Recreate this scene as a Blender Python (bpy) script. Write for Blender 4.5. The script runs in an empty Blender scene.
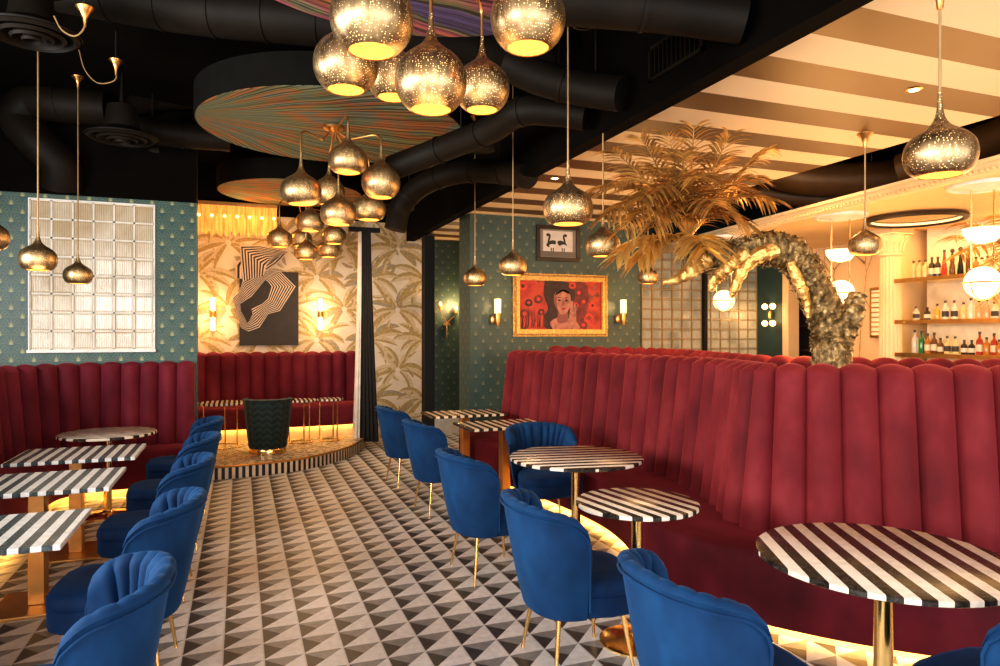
import bpy, math, random
from mathutils import Vector
from math import sin, cos, pi, radians as R
random.seed(7)
S = bpy.context.scene; COL = S.collection
F = 690.0; EYE = 1.65; TH = math.atan(260/690); CT = cos(TH); ST = sin(TH)

def at(px, py, d):            # a point of the place seen at pixel px,py, d metres deep
    a = (px-500)/F
    return Vector(((a*CT+ST)*d, (CT-a*ST)*d, EYE+(333-py)/F*d))
def V(*a): return Vector(a)

# ------------------------------------------------------------------ materials
class NG:
    def __init__(s, name):
        s.m = bpy.data.materials.new(name); s.m.use_nodes = True
        s.t = s.m.node_tree; s.N = s.t.nodes; s.L = s.t.links
        s.b = s.N['Principled BSDF']
    def n(s, typ, **k):
        x = s.N.new(typ)
        for a, v in k.items(): setattr(x, a, v)
        return x
    def put(s, sock, v):
        if isinstance(v, bpy.types.NodeSocket): s.L.new(v, sock)
        else: sock.default_value = v
    def ma(s, op, a, b=0.0, c=0.0):
        x = s.n('ShaderNodeMath', operation=op)
        s.put(x.inputs[0], a); s.put(x.inputs[1], b); s.put(x.inputs[2], c)
        return x.outputs[0]
    def obj(s): return s.n('ShaderNodeTexCoord').outputs['Object']
    def xyz(s, v=None):
        x = s.n('ShaderNodeSeparateXYZ'); s.put(x.inputs[0], v or s.obj()); return x.outputs
    def noise(s, scale, vec=None, detail=3.0, stretch=None):
        v = vec or s.obj()
        if stretch:
            mp = s.n('ShaderNodeMapping'); s.put(mp.inputs[0], v); mp.inputs['Scale'].default_value = stretch; v = mp.outputs[0]
        x = s.n('ShaderNodeTexNoise'); s.put(x.inputs['Vector'], v); x.inputs['Scale'].default_value = scale; x.inputs['Detail'].default_value = detail
        return x.outputs[0]
    def ramp(s, f, stops, interp='LINEAR'):
        x = s.n('ShaderNodeValToRGB'); s.put(x.inputs[0], f); e = x.color_ramp; e.interpolation = interp
        while len(e.elements) < len(stops): e.elements.new(0.5)
        for el, (p, c) in zip(e.elements, stops): el.position = p; el.color = (*c, 1)
        return x.outputs[0]
    def mix(s, f, a, b, mode='MIX'):
        x = s.n('ShaderNodeMix', data_type='RGBA', blend_type=mode)
        s.put(x.inputs[0], f)
        s.put(x.inputs[6], (*a, 1) if isinstance(a, tuple) else a); s.put(x.inputs[7], (*b, 1) if isinstance(b, tuple) else b)
        return x.outputs[2]
    def bump(s, h, strength=.3, dist=.01):
        x = s.n('ShaderNodeBump'); s.put(x.inputs['Height'], h); x.inputs['Strength'].default_value = strength; x.inputs['Distance'].default_value = dist
        s.L.new(x.outputs[0], s.b.inputs['Normal'])
    def base(s, c): s.put(s.b.inputs['Base Color'], (*c, 1) if isinstance(c, tuple) else c)
    def set(s, **k):
        for a, v in k.items(): s.put(s.b.inputs[a.replace('_', ' ')], v)
        return s
def simple(name, col, rough=.5, metal=0, nscale=8, namt=.12, **k):
    g = NG(name); f = g.noise(nscale)
    lo = tuple(c*(1-namt) for c in col); hi = tuple(min(1, c*(1+namt)) for c in col)
    g.base(g.ramp(f, [(.3, lo), (.7, hi)])); g.set(Roughness=rough, Metallic=metal, **k); return g.m
def glow(name, col, strength, base=(.8,.7,.5)):
    g = NG(name); g.base(base); g.put(g.b.inputs['Emission Color'], (*col, 1)); g.set(Emission_Strength=strength, Roughness=.4); return g.m
def velvet(name, dark, mid, lite, patch=6):
    g = NG(name); f = g.noise(patch, detail=6, stretch=(1,1,.7)); f2 = g.noise(60, detail=2)
    c = g.ramp(f, [(.28, dark), (.52, mid), (.78, lite)])
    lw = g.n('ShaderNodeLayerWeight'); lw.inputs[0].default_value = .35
    c = g.mix(g.ma('MULTIPLY', lw.outputs['Facing'], .45), c, tuple(min(1, x*1.5) for x in lite))  # grazing-angle sheen mixed into the base colour
    g.base(c); g.set(Roughness=.75, Sheen_Weight=.28, Sheen_Roughness=.35); g.put(g.b.inputs['Sheen Tint'], (*tuple(min(1, x*3+.05) for x in lite), 1))
    g.b.inputs['Specular IOR Level'].default_value = .2
    g.bump(f2, .12, .003); return g.m
M = {}
WX0,WX1,WZ0,WZ1 = -2.035,-.880,1.475,3.035
M['blue'] = velvet('blue_velvet', (.003,.018,.058), (.005,.033,.098), (.009,.060,.160))
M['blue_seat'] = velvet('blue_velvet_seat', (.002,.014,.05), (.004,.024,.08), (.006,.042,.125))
M['red'] = velvet('crimson_velvet', (.080,.007,.010), (.150,.014,.019), (.24,.032,.038), 3)
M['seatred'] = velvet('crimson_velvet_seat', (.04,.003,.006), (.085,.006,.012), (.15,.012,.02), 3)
M['winered'] = velvet('wine_velvet', (.080,.008,.016), (.135,.014,.026), (.21,.030,.046), 3)
M['gold'] = simple('polished_brass', (.85,.56,.22), .2, 1, 30, .05)
M['gold_post'] = simple('satin_brass', (.62,.34,.12), .34, 1, 12, .08)
M['gold_bright'] = simple('bright_gilded_leaf', (.90,.60,.20), .35, .7, 14, .2)
M['gold_leaf'] = simple('gilded_leaf', (.66,.39,.12), .38, .6, 10, .5)
M['white_metal'] = simple('white_paint', (.75,.74,.7), .4)
M['black'] = simple('matt_black', (.005,.0045,.004), .7)
M['blackceil'] = simple('black_ceiling_paint', (.0035,.0025,.0018), .9, 0, 2, .4, Specular_IOR_Level=.08)
M['duct'] = simple('black_painted_duct', (.011,.0075,.0046), .6, .0, 3, .35, Specular_IOR_Level=.18)
M['disc_rim'] = simple('dark_felt', (.008,.0075,.006), .9, Specular_IOR_Level=.1)
M['cream'] = simple('cream_plaster', (.82,.60,.34), .6, 0, 2, .06)
M['kick'] = simple('pale_kick_plate', (.75,.62,.42), .4)
M['duct_lit'] = simple('black_duct_lit', (.07,.040,.018), .5)  # black duct paint browned as if warmly lit; light put into the colour
M['dark_wood'] = simple('dark_wood', (.03,.018,.01), .5)
M['cord'] = simple('brass_cord', (.42,.27,.13), .5, .4)
M['tealdark'] = simple('dark_teal_paint', (.02,.05,.05), .5)
M['led'] = glow('warm_led_strip', (1,.52,.12), 21)
M['bulb'] = glow('lamp_bulb', (1,.62,.25), 60)
M['sconce_glass'] = glow('lit_sconce_glass', (1,.55,.19), 4.5)
M['globe'] = glow('lit_opal_globe', (1,.66,.32), 2.0)
M['lining'] = None
g = NG('glowing_gold_lining'); f = g.noise(70, detail=2)
g.base((.8,.5,.15)); g.put(g.b.inputs['Emission Color'], g.ramp(f, [(.3,(1,.31,.06)),(.7,(1,.43,.13))])); g.set(Emission_Strength=.95, Roughness=.4); M['lining'] = g.m

# perforated brass: holes and bulb glow painted as emission, strongest face-on
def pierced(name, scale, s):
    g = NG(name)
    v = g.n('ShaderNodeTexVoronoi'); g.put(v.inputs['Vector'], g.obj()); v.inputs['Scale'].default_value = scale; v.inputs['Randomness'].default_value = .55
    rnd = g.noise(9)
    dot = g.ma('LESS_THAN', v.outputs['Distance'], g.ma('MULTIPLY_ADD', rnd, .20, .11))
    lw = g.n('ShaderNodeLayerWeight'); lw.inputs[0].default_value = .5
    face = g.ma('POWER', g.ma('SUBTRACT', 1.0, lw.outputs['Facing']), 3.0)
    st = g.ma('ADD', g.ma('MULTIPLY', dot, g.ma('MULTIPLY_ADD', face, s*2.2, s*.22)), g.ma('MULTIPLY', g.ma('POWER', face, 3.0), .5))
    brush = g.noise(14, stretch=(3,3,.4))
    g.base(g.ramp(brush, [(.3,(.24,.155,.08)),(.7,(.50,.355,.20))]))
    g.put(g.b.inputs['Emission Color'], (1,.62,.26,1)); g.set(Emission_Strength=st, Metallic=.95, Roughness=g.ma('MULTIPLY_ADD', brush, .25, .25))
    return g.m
M['pierced'] = pierced('pierced_brass', 95, 2.2)
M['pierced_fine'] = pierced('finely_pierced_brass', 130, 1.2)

def stripe_marble(name, w, lightc, darkc, off=0.0):
    g = NG(name); o = g.xyz()
    u = g.ma('FRACT', g.ma('ADD', g.ma('DIVIDE', o[0], w*2), 100.25+off))
    sel = g.ma('GREATER_THAN', u, .5)
    vein = g.n('ShaderNodeTexNoise'); vein.inputs['Scale'].default_value = 14; vein.inputs['Detail'].default_value = 8; vein.inputs['Distortion'].default_value = 1.6
    g.put(vein.inputs['Vector'], g.obj())
    lt = g.ramp(vein.outputs[0], [(.38, tuple(c*.86 for c in lightc)), (.6, lightc)])
    dk = g.ramp(vein.outputs[0], [(.42, darkc), (.5, tuple(c*2.0+.012 for c in darkc)), (.56, darkc), (.66, tuple(c*3.4+.02 for c in darkc)), (.74, darkc)])
    g.base(g.mix(sel, lt, dk)); g.set(Roughness=.24); g.b.inputs['Specular IOR Level'].default_value = .35; return g.m
M['top_round'] = stripe_marble('striped_marble', .051, (.80,.70,.60), (.016,.012,.010))
M['top_small'] = stripe_marble('striped_marble_small', .041, (.80,.72,.62), (.018,.015,.012))
M['top_rect'] = stripe_marble('striped_marble_square', .041, (.74,.74,.72), (.024,.034,.036), .1)
M['top_warm'] = stripe_marble('striped_marble_warm', .046, (.80,.66,.50), (.030,.018,.010))
M['stool_top'] = stripe_marble('checked_stool_top', .03, (.7,.62,.5), (.02,.02,.02))

# floor tiles: square of a light half, a dark quarter and a grey quarter
g = NG('triangle_tile_floor'); o = g.xyz(); T = .196
u = g.ma('FRACT', g.ma('ADD', g.ma('DIVIDE', g.ma('ADD', o[0], .085), T), 200.0))
v = g.ma('FRACT', g.ma('ADD', g.ma('DIVIDE', g.ma('SUBTRACT', 3.873, o[1]), T), 200.0))
lightm = g.ma('GREATER_THAN', g.ma('ADD', u, v), 1.0)
greym = g.ma('GREATER_THAN', u, v)
nz = g.noise(26, detail=6); nz2 = g.noise(1.3)
cl = g.ramp(nz, [(.3,(.64,.63,.63)),(.7,(.80,.79,.79))]); cd = g.ramp(nz, [(.3,(.038,.034,.034)),(.7,(.07,.063,.063))]); cg = g.ramp(nz, [(.3,(.20,.20,.20)),(.7,(.31,.305,.30))])
c = g.mix(greym, cd, cg); c = g.mix(lightm, c, cl)
line = g.ma('LESS_THAN', u, .035); c = g.mix(g.ma('MULTIPLY', line, .8), c, (.70,.68,.66))
g.base(c); g.set(Roughness=g.ma('MULTIPLY_ADD', nz, .25, .28)); M['floor'] = g.m

def scallop(name, bg, bg2, goldc, amt):
    g = NG(name); o = g.xyz(); cw, rh = .20, .09
    x = g.ma('ADD', g.ma('DIVIDE', g.ma('ADD', o[0], o[1]), cw), 100.0)
    z = g.ma('ADD', g.ma('DIVIDE', o[2], rh), 50.0)
    row = g.ma('FLOOR', z); fz = g.ma('FRACT', z)
    def fan(k):
        xo = g.ma('ADD', x, g.ma('MULTIPLY', g.ma('MODULO', g.ma('ADD', row, k), 2.0), .5))
        fx = g.ma('SUBTRACT', g.ma('FRACT', xo), .5)
        fy = g.ma('MULTIPLY', g.ma('ADD', fz, k), rh/cw)
        r = g.ma('SQRT', g.ma('ADD', g.ma('MULTIPLY', fx, fx), g.ma('MULTIPLY', fy, fy)))
        a = g.ma('ARCTAN2', fx, fy)
        ray = g.ma('POWER', g.ma('ABSOLUTE', g.ma('COSINE', g.ma('MULTIPLY', a, 7.0))), 5.0)
        ray = g.ma('MULTIPLY', ray, g.ma('LESS_THAN', r, .40))
        arc = g.ma('LESS_THAN', g.ma('ABSOLUTE', g.ma('SUBTRACT', r, .46)), .025)
        core = g.ma('SUBTRACT', 1.0, g.ma('MINIMUM', g.ma('SQRT', g.ma('ADD', g.ma('POWER', g.ma('ABSOLUTE', g.ma('MULTIPLY', fx, 8.0)), 2.0), g.ma('POWER', g.ma('MULTIPLY', fy, 3.4), 2.0))), 1.0))
        tot = g.ma('ADD', g.ma('MULTIPLY', ray, .32), g.ma('ADD', g.ma('MULTIPLY', arc, .18), g.ma('MULTIPLY', core, 1.7)))
        return tot, g.ma('LESS_THAN', r, .49)
    a1, in1 = fan(0.0); a2, in2 = fan(1.0)
    pat = g.ma('ADD', g.ma('MULTIPLY', a1, in1), g.ma('MULTIPLY', g.ma('MULTIPLY', a2, in2), g.ma('SUBTRACT', 1.0, in1)))
    base = g.ramp(g.noise(5), [(.3, bg), (.7, bg2)])
    g.base(g.mix(g.ma('MINIMUM', g.ma('MULTIPLY', pat, amt), 1.0), base, goldc)); g.set(Roughness=.45); return g.m
M['teal'] = scallop('teal_fan_wallpaper', (.015,.060,.056), (.024,.084,.078), (.42,.40,.17), .6)
M['teal2'] = scallop('deep_teal_fan_wallpaper', (.026,.056,.050), (.040,.076,.066), (.20,.19,.11), .5)

M['wallcream'] = simple('cream_wallpaper', (.80,.71,.57), .7, 0, 6, .06)
M['leaf_a'] = simple('tan_printed_leaf', (.48,.35,.15), .7, 0, 30, .25)
M['leaf_b'] = simple('pale_printed_leaf', (.68,.56,.36), .7, 0, 30, .15)
M['leaf_c'] = simple('grey_printed_leaf', (.40,.34,.24), .7, 0, 30, .2)

def blocks(name, bright, tint1, tint2, cw):
    g = NG(name); o = g.xyz()
    rib = g.ma('MULTIPLY_ADD', g.ma('SINE', g.ma('MULTIPLY', o[0], 2*pi/(cw/9))), .5, .5)
    n = g.noise(2.2, detail=4); n2 = g.noise(26, stretch=(1,1,.4))
    fl_ = lambda a, o0: g.ma('FLOOR', g.ma('DIVIDE', g.ma('SUBTRACT', a, o0), cw))
    cv = g.n('ShaderNodeCombineXYZ'); g.put(cv.inputs[0], fl_(o[0], WX0)); g.put(cv.inputs[1], fl_(o[2], WZ0))
    wn = g.n('ShaderNodeTexWhiteNoise'); g.put(wn.inputs['Vector'], cv.outputs[0])
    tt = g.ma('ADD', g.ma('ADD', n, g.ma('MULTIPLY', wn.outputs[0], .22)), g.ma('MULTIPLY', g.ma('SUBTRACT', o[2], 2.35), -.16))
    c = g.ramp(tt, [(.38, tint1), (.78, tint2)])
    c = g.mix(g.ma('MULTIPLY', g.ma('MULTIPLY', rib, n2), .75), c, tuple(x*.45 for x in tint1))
    g.base(c); g.put(g.b.inputs['Emission Color'], c); g.set(Emission_Strength=bright, Roughness=.15)
    g.bump(rib, .3, .01); return g.m
M['block_bright'] = blocks('ribbed_glass_block', .26, (.42,.32,.20), (.66,.60,.50), .1925)
M['block_dim'] = blocks('dim_ribbed_glass_block', .22, (.22,.23,.18), (.50,.45,.32), .19)
M['grout'] = simple('white_grout', (.72,.68,.60), .6)
M['grout_gold'] = simple('brass_grout', (.50,.36,.18), .4, .5)

g = NG('striped_ceiling_paint'); o = g.xyz()
u = g.ma('FRACT', g.ma('ADD', g.ma('DIVIDE', g.ma('SUBTRACT', o[1], 2.41), .60), 50.0))
sel = g.ma('LESS_THAN', u, .5)
g.base(g.mix(sel, (.80,.64,.44), (.13,.062,.018))); g.set(Roughness=g.ma('MULTIPLY_ADD', sel, -.1, .5), Metallic=g.ma('MULTIPLY', sel, .25)); M['stripeceil'] = g.m

g = NG('leopard_stage_top'); n1 = g.noise(17, detail=2)
g.base(g.ramp(n1, [(.0,(.62,.52,.40)),(.47,(.62,.52,.40)),(.50,(.03,.024,.02)),(.56,(.03,.024,.02)),(.60,(.50,.40,.30))])); g.set(Roughness=.35); M['leopard'] = g.m
g = NG('black_white_riser'); 
g.base((.6,.5,.4)); M['riser_w'] = simple('riser_cream', (.74,.62,.48), .5); M['riser_b'] = simple('riser_black', (.012,.01,.01), .5)

def disc_mat(name, cols, fx, fy):
    g = NG(name); o = g.xyz()
    dx = g.ma('SUBTRACT', o[0], fx); dy = g.ma('SUBTRACT', o[1], fy)
    a = g.ma('ADD', g.ma('ARCTAN2', dy, dx), g.ma('MULTIPLY', g.noise(.8), .22))
    vec = g.n('ShaderNodeCombineXYZ'); g.put(vec.inputs[0], g.ma('MULTIPLY', a, 1.0)); g.put(vec.inputs[1], 0.0)
    line = g.noise(46, vec.outputs[0], 4); band = g.noise(1.15, g.obj(), 2); band2 = g.noise(5.5, vec.outputs[0], 1)
    t = g.ma('ADD', g.ma('MULTIPLY', band, .6), g.ma('MULTIPLY', band2, .45))
    c = g.ramp(t, [(.33+.045*i, q) for i, q in enumerate(cols)])
    c = g.mix(g.ramp(line, [(.44,(1,1,1)),(.54,(0,0,0))]), c, g.mix(.88, c, (.010,.008,.006)))
    g.base(c); g.put(g.b.inputs['Emission Color'], c); g.set(Roughness=.8, Emission_Strength=.02); g.bump(line, .5, .01); return g.m  # faint emission painted in to lift the weave; no lamp inside
GRN=(.21,.22,.09); ORG=(.44,.15,.045); TEA=(.17,.23,.17); PUR=(.10,.07,.19); TAN=(.36,.22,.09); PNK=(.36,.08,.14)
M['disc1'] = disc_mat('woven_disc_purple', [PUR,PUR,TEA,ORG,PNK,GRN,PUR], -1.6, .5)
M['disc2'] = disc_mat('woven_disc_green', [TAN,ORG,GRN,TEA,GRN,ORG,TEA], -1.3, -.1)
M['disc3'] = disc_mat('woven_disc_orange', [TAN,ORG,TAN,TEA,TAN,ORG,TEA], -1.4, -.3)

g = NG('chevron_green_velvet'); o = g.xyz()
a = g.ma('ARCTAN2', o[1], o[0]); tri = g.ma('ABSOLUTE', g.ma('SUBTRACT', g.ma('FRACT', g.ma('MULTIPLY', a, 2.2)), .5))
zz = g.ma('FRACT', g.ma('ADD', g.ma('MULTIPLY', o[2], 13.0), g.ma('MULTIPLY', tri, 1.1)))
g.base(g.ramp(zz, [(.0,(.008,.022,.018)),(.45,(.016,.040,.032)),(.52,(.002,.005,.004)),(1,(.008,.022,.018))])); g.set(Roughness=.8, Sheen_Weight=.08); g.bump(zz, .8, .03); M['chevron'] = g.m

g = NG('veined_marble'); v = g.n('ShaderNodeTexVoronoi'); v.feature = 'DISTANCE_TO_EDGE'; v.inputs['Scale'].default_value = 1.5
mp = g.n('ShaderNodeMapping'); mp.inputs['Rotation'].default_value = (.7,.2,0); mp.inputs['Scale'].default_value = (1,1.6,.7); g.put(mp.inputs[0], g.obj()); g.L.new(mp.outputs[0], v.inputs['Vector'])
g.base(g.ramp(g.ma('ADD', v.outputs[0], g.ma('MULTIPLY', g.noise(6), .05)), [(.022,(.22,.12,.05)),(.040,(.74,.50,.28)),(.2,(.80,.56,.33))])); g.set(Roughness=.25); M['marble'] = g.m

g = NG('bark_gold'); n1 = g.noise(16, detail=10, stretch=(1.6,1.6,.8)); g.base(g.ramp(n1, [(.36,(.09,.065,.03)),(.50,(.27,.18,.075)),(.66,(.58,.42,.19))])); g.set(Metallic=.55, Roughness=.45); g.bump(n1, .8, .03); M['bark'] = g.m
g = NG('gold_root'); n1 = g.noise(12, detail=6); g.base(g.ramp(n1, [(.35,(.5,.26,.06)),(.65,(.95,.62,.22))])); g.set(Metallic=.7, Roughness=.35); g.bump(n1, .8, .04); M['root'] = g.m

# ------------------------------------------------------------------ mesh building
class MB:
    def __init__(s): s.v = []; s.f = []; s.mi = []
    def add(s, vs, fs, mi=0):
        o = len(s.v); s.v += [tuple(p) for p in vs]
        for q in fs: s.f.append(tuple(i+o for i in q)); s.mi.append(mi)
        return s
    def box(s, c, d, mi=0, rz=0):
        x, y, z = d[0]/2, d[1]/2, d[2]/2; vs = []
        for a in (-1,1):
            for b in (-1,1):
                for e in (-1,1):
                    X, Y = a*x, b*y
                    vs.append((c[0]+X*cos(rz)-Y*sin(rz), c[1]+X*sin(rz)+Y*cos(rz), c[2]+e*z))
        return s.add(vs, [(0,1,3,2),(4,6,7,5),(0,4,5,1),(2,3,7,6),(0,2,6,4),(1,5,7,3)], mi)
    def bb(s, x0, x1, y0, y1, z0, z1, mi=0): return s.box(((x0+x1)/2,(y0+y1)/2,(z0+z1)/2), (abs(x1-x0),abs(y1-y0),abs(z1-z0)), mi)
    def lathe(s, prof, c=(0,0,0), n=32, mi=0, cap=True):
        vs = [(c[0]+r*cos(2*pi*i/n), c[1]+r*sin(2*pi*i/n), c[2]+z) for r, z in prof for i in range(n)]
        fs = [(j*n+i, j*n+(i+1)%n, (j+1)*n+(i+1)%n, (j+1)*n+i) for j in range(len(prof)-1) for i in range(n)]
        if cap:
            fs.append(tuple(range(n))[::-1]); fs.append(tuple((len(prof)-1)*n+i for i in range(n)))
        return s.add(vs, fs, mi)
    def tube(s, pts, r, n=10, mi=0, cap=True):
        pts = [Vector(p) for p in pts]; m = len(pts); rr = r if isinstance(r, (list,tuple)) else [r]*m
        vs = []; up = None
        for i, p in enumerate(pts):
            t = (pts[min(i+1,m-1)]-pts[max(i-1,0)]).normalized()
            if up is None: up = Vector((0,0,1)) if abs(t.z) < .9 else Vector((1,0,0))
            a = t.cross(up); a = a.normalized() if a.length > 1e-5 else t.orthogonal().normalized(); b = a.cross(t).normalized(); up = b
            for k in range(n): q = 2*pi*k/n; vs.append(p+a*(rr[i]*cos(q))+b*(rr[i]*sin(q)))
        fs = [(j*n+i, j*n+(i+1)%n, (j+1)*n+(i+1)%n, (j+1)*n+i) for j in range(m-1) for i in range(n)]
        if cap: fs.append(tuple(range(n))[::-1]); fs.append(tuple((m-1)*n+i for i in range(n)))
        return s.add(vs, fs, mi)
    def grid(s, rows, mi=0, wrap=False):
        n = len(rows[0]); vs = [p for r in rows for p in r]
        fs = [(j*n+i, j*n+(i+1)%n, (j+1)*n+(i+1)%n, (j+1)*n+i) for j in range(len(rows)-1) for i in range(n if wrap else n-1)]
        return s.add(vs, fs, mi)
    def prism(s, poly, z0, z1, mi=0, side=None):
        n = len(poly); vs = [(x,y,z0) for x,y in poly]+[(x,y,z1) for x,y in poly]
        s.add(vs, [tuple(range(n))[::-1], tuple(range(n,2*n))], mi)
        return s.add(vs, [(i,(i+1)%n,n+(i+1)%n,n+i) for i in range(n)], mi if side is None else side)
    def sphere(s, c, r, n=16, mi=0, sz=1.0):
        prof = [(max(1e-4, r*sin(pi*k/n)), -r*sz*cos(pi*k/n)) for k in range(n+1)]
        return s.lathe(prof, c, n*2, mi, False)
    def build(s, name, mats, parent=None, smooth=45, bevel=0, loc=None, sub=0, solid=0):
        me = bpy.data.meshes.new(name); me.from_pydata(s.v, [], s.f)
        for m in (mats if isinstance(mats, (list,tuple)) else [mats]): me.materials.append(M[m] if isinstance(m, str) else m)
        me.polygons.foreach_set('material_index', s.mi)
        if smooth: 
            me.polygons.foreach_set('use_smooth', [True]*len(s.f)); me.update()
            me.set_sharp_from_angle(angle=R(smooth))
        me.validate(); me.update()
        o = bpy.data.objects.new(name, me); COL.objects.link(o); o.parent = parent
        if loc is not None: o.location = loc
        if solid: q = o.modifiers.new('s', 'SOLIDIFY'); q.thickness = solid; q.offset = 0
        if bevel: q = o.modifiers.new('b', 'BEVEL'); q.width = bevel; q.segments = 3; q.limit_method = 'ANGLE'
        if sub: q = o.modifiers.new('u', 'SUBSURF'); q.levels = sub; q.render_levels = sub
        return o
def empty(name, loc=(0,0,0), rz=0):
    o = bpy.data.objects.new(name, None); COL.objects.link(o); o.location = loc; o.rotation_euler = (0,0,rz); return o
def tag(o, label, cat, group=None, kind=None):
    o['label'] = label; o['category'] = cat
    if group: o['group'] = group
    if kind: o['kind'] = kind
    return o
def struct(o): o['kind'] = 'structure'; return o
KIDS = {}
def dup(root, loc, rz=0):
    def cp(o, parent):
        c = o.copy(); COL.objects.link(c); c.parent = parent
        for ch in [x for x in o.children]: cp(ch, c)
        return c
    r = cp(root, None); r.location = loc; r.rotation_euler = (0,0,rz); return r
def cr(pts, n):               # smooth resampling through the points
    P = [Vector(p) for p in pts]; P = [P[0]*2-P[1]]+P+[P[-1]*2-P[-2]]; out = []; m = len(P)-3
    for k in range(n):
        t = k/(n-1)*m; i = min(int(t), m-1); t -= i; a,b,c,d = P[i:i+4]
        out.append(.5*((2*b)+(c-a)*t+(2*a-5*b+4*c-d)*t*t+(-a+3*b-3*c+d)*t*t*t))
    return out
def arcres(pts, n):           # equal arc length
    L = [0]
    for a, b in zip(pts, pts[1:]): L.append(L[-1]+(b-a).length)
    out = []; j = 0
    for k in range(n):
        t = L[-1]*k/(n-1)
        while j < len(L)-2 and L[j+1] < t: j += 1
        f = (t-L[j])/max(1e-9, L[j+1]-L[j]); out.append(pts[j].lerp(pts[j+1], f))
    return out, L[-1]

# ------------------------------------------------------------------ the setting
CZ = 4.1; SZ = 3.165
struct(MB().bb(-4.2,10.2,-3.0,12.2,-.12,0).build('floor', 'floor', smooth=0))
struct(MB().bb(-4.2,10.2,-3.0,12.2,CZ,CZ+.1).build('ceiling', 'blackceil', smooth=0))
struct(MB().bb(2.63,4.95,-.6,10.9,SZ,SZ+.06).build('ceiling_striped', 'stripeceil', smooth=0))
# left teal wall with the opening of the glass block window
WX0,WX1,WZ0,WZ1 = -2.035,-.880,1.475,3.035
m = MB(); m.bb(-4.2,WX0,8.4,8.6,0,3.10).bb(WX1,-.45,8.4,8.6,0,3.10).bb(WX0,WX1,8.4,8.6,0,WZ0).bb(WX0,WX1,8.4,8.6,WZ1,3.10)
struct(m.build('wall_teal_left', 'teal', smooth=0))
struct(MB().bb(-4.2,-.45,8.36,8.6,3.10,CZ).build('wall_header_left', 'blackceil', smooth=0))
def glasswall(name, x0, x1, z0, z1, y, nx, nz, bm, gm, gw, frame=None):
    w = MB()
    cw = (x1-x0)/nx; ch = (z1-z0)/nz
    for i in range(nx+1): w.bb(x0+i*cw-gw/2, x0+i*cw+gw/2, y-.006, y+.05, z0, z1)
    for j in range(nz+1): w.bb(x0, x1, y-.006, y+.05, z0+j*ch-gw/2, z0+j*ch+gw/2)
    fr = w.build(name, gm, smooth=0); struct(fr)
    b = MB()
    for i in range(nx):
        for j in range(nz):
            cx = x0+(i+.5)*cw; cz = z0+(j+.5)*ch; hx = cw/2-gw/2; hz = ch/2-gw/2
            b.add([(cx-hx,y+.012,cz-hz),(cx+hx,y+.012,cz-hz),(cx+hx,y+.012,cz+hz),(cx-hx,y+.012,cz+hz),
                   (cx-hx*.82,y+.002,cz-hz*.82),(cx+hx*.82,y+.002,cz-hz*.82),(cx+hx*.82,y+.002,cz+hz*.82),(cx-hx*.82,y+.002,cz+hz*.82)],
                  [(4,5,6,7),(0,1,5,4),(1,2,6,5),(2,3,7,6),(3,0,4,7)])
    b.build('glass_blocks', bm, fr, smooth=0)
    if frame:
        q = MB().bb(x0-.02,x1+.02,y-.05,y+.02,z0-.03,z0).bb(x0-.012,x0,y-.02,y+.02,z0,z1).bb(x1,x1+.012,y-.02,y+.02,z0,z1).bb(x0-.012,x1+.012,y-.02,y+.02,z1,z1+.015)
        q.build('window_frame', frame, fr, smooth=0)
    return fr
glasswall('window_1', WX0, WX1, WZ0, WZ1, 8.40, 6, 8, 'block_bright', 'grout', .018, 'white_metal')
# alcove back wall with printed palm leaves
def leafwall(name, x0, x1, z0, z1, y, seed):
    rnd = random.Random(seed); w = MB(); w.bb(x0,x1,y,y+.15,z0,z1)
    def leaf(cx, cz, ang, ln, wd, bend, mi):
        n = 7; L=[];C=[];Rr=[]
        for k in range(n+1):
            t = k/n; a = ang+bend*t; 
            x = cx+ln*(t*cos(ang+bend*t*.5)); z = cz+ln*(t*sin(ang+bend*t*.5))
            hw = wd*sin(pi*min(1,t*.92+.08))**.7; nx, nz = -sin(a), cos(a)
            C.append((x,z)); L.append((x+nx*hw,z+nz*hw)); Rr.append((x-nx*hw*.75,z-nz*hw*.75))
        def clip(p): return (min(max(p[0],x0),x1), min(max(p[1],z0),z1))
        for k in range(n):
            for side, mm in ((L,mi),(Rr,1 if mi!=1 else 2)):
                q = [clip(C[k]),clip(C[k+1]),clip(side[k+1]),clip(side[k])]
                if side is Rr: q = q[::-1]
                yy = y-.0015-rnd.random()*.001
                w.add([(a,yy,b) for a,b in q], [(3,2,1,0)], mm)
    zz = z0+.1; row = 0
    while zz < z1+.3:
        xx = x0-.3+(row%2)*.42
        while xx < x1+.4:
            for k in range(9):
                a = R(-30+k*30+rnd.uniform(-8,8)); s = 1 if cos(a) > 0 else -1
                leaf(xx+.04*cos(a), zz+.04*sin(a), a, rnd.uniform(.36,.54), rnd.uniform(.05,.075), -s*rnd.uniform(.7,1.4), rnd.choice((1,2,2,3)))
            for k in range(2): leaf(xx+rnd.uniform(-.3,.3), zz+rnd.uniform(-.3,.3), rnd.uniform(0,6.28), .2, .03, .8, rnd.choice((2,3)))
            xx += .84
        zz += .48; row += 1
    return struct(w.build(name, ['wallcream','leaf_a','leaf_b','leaf_c'], smooth=0))
leafwall('wall_alcove_back', -.70, 2.80, 0, 3.95, 10.9, 3)
struct(MB().bb(-.85,-.70,8.6,11.05,0,CZ).build('wall_alcove_side', 'cream', smooth=0))
struct(MB().bb(-.7,2.8,10.84,10.895,3.40,CZ).build('trim_5', 'blackceil', smooth=0))
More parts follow.
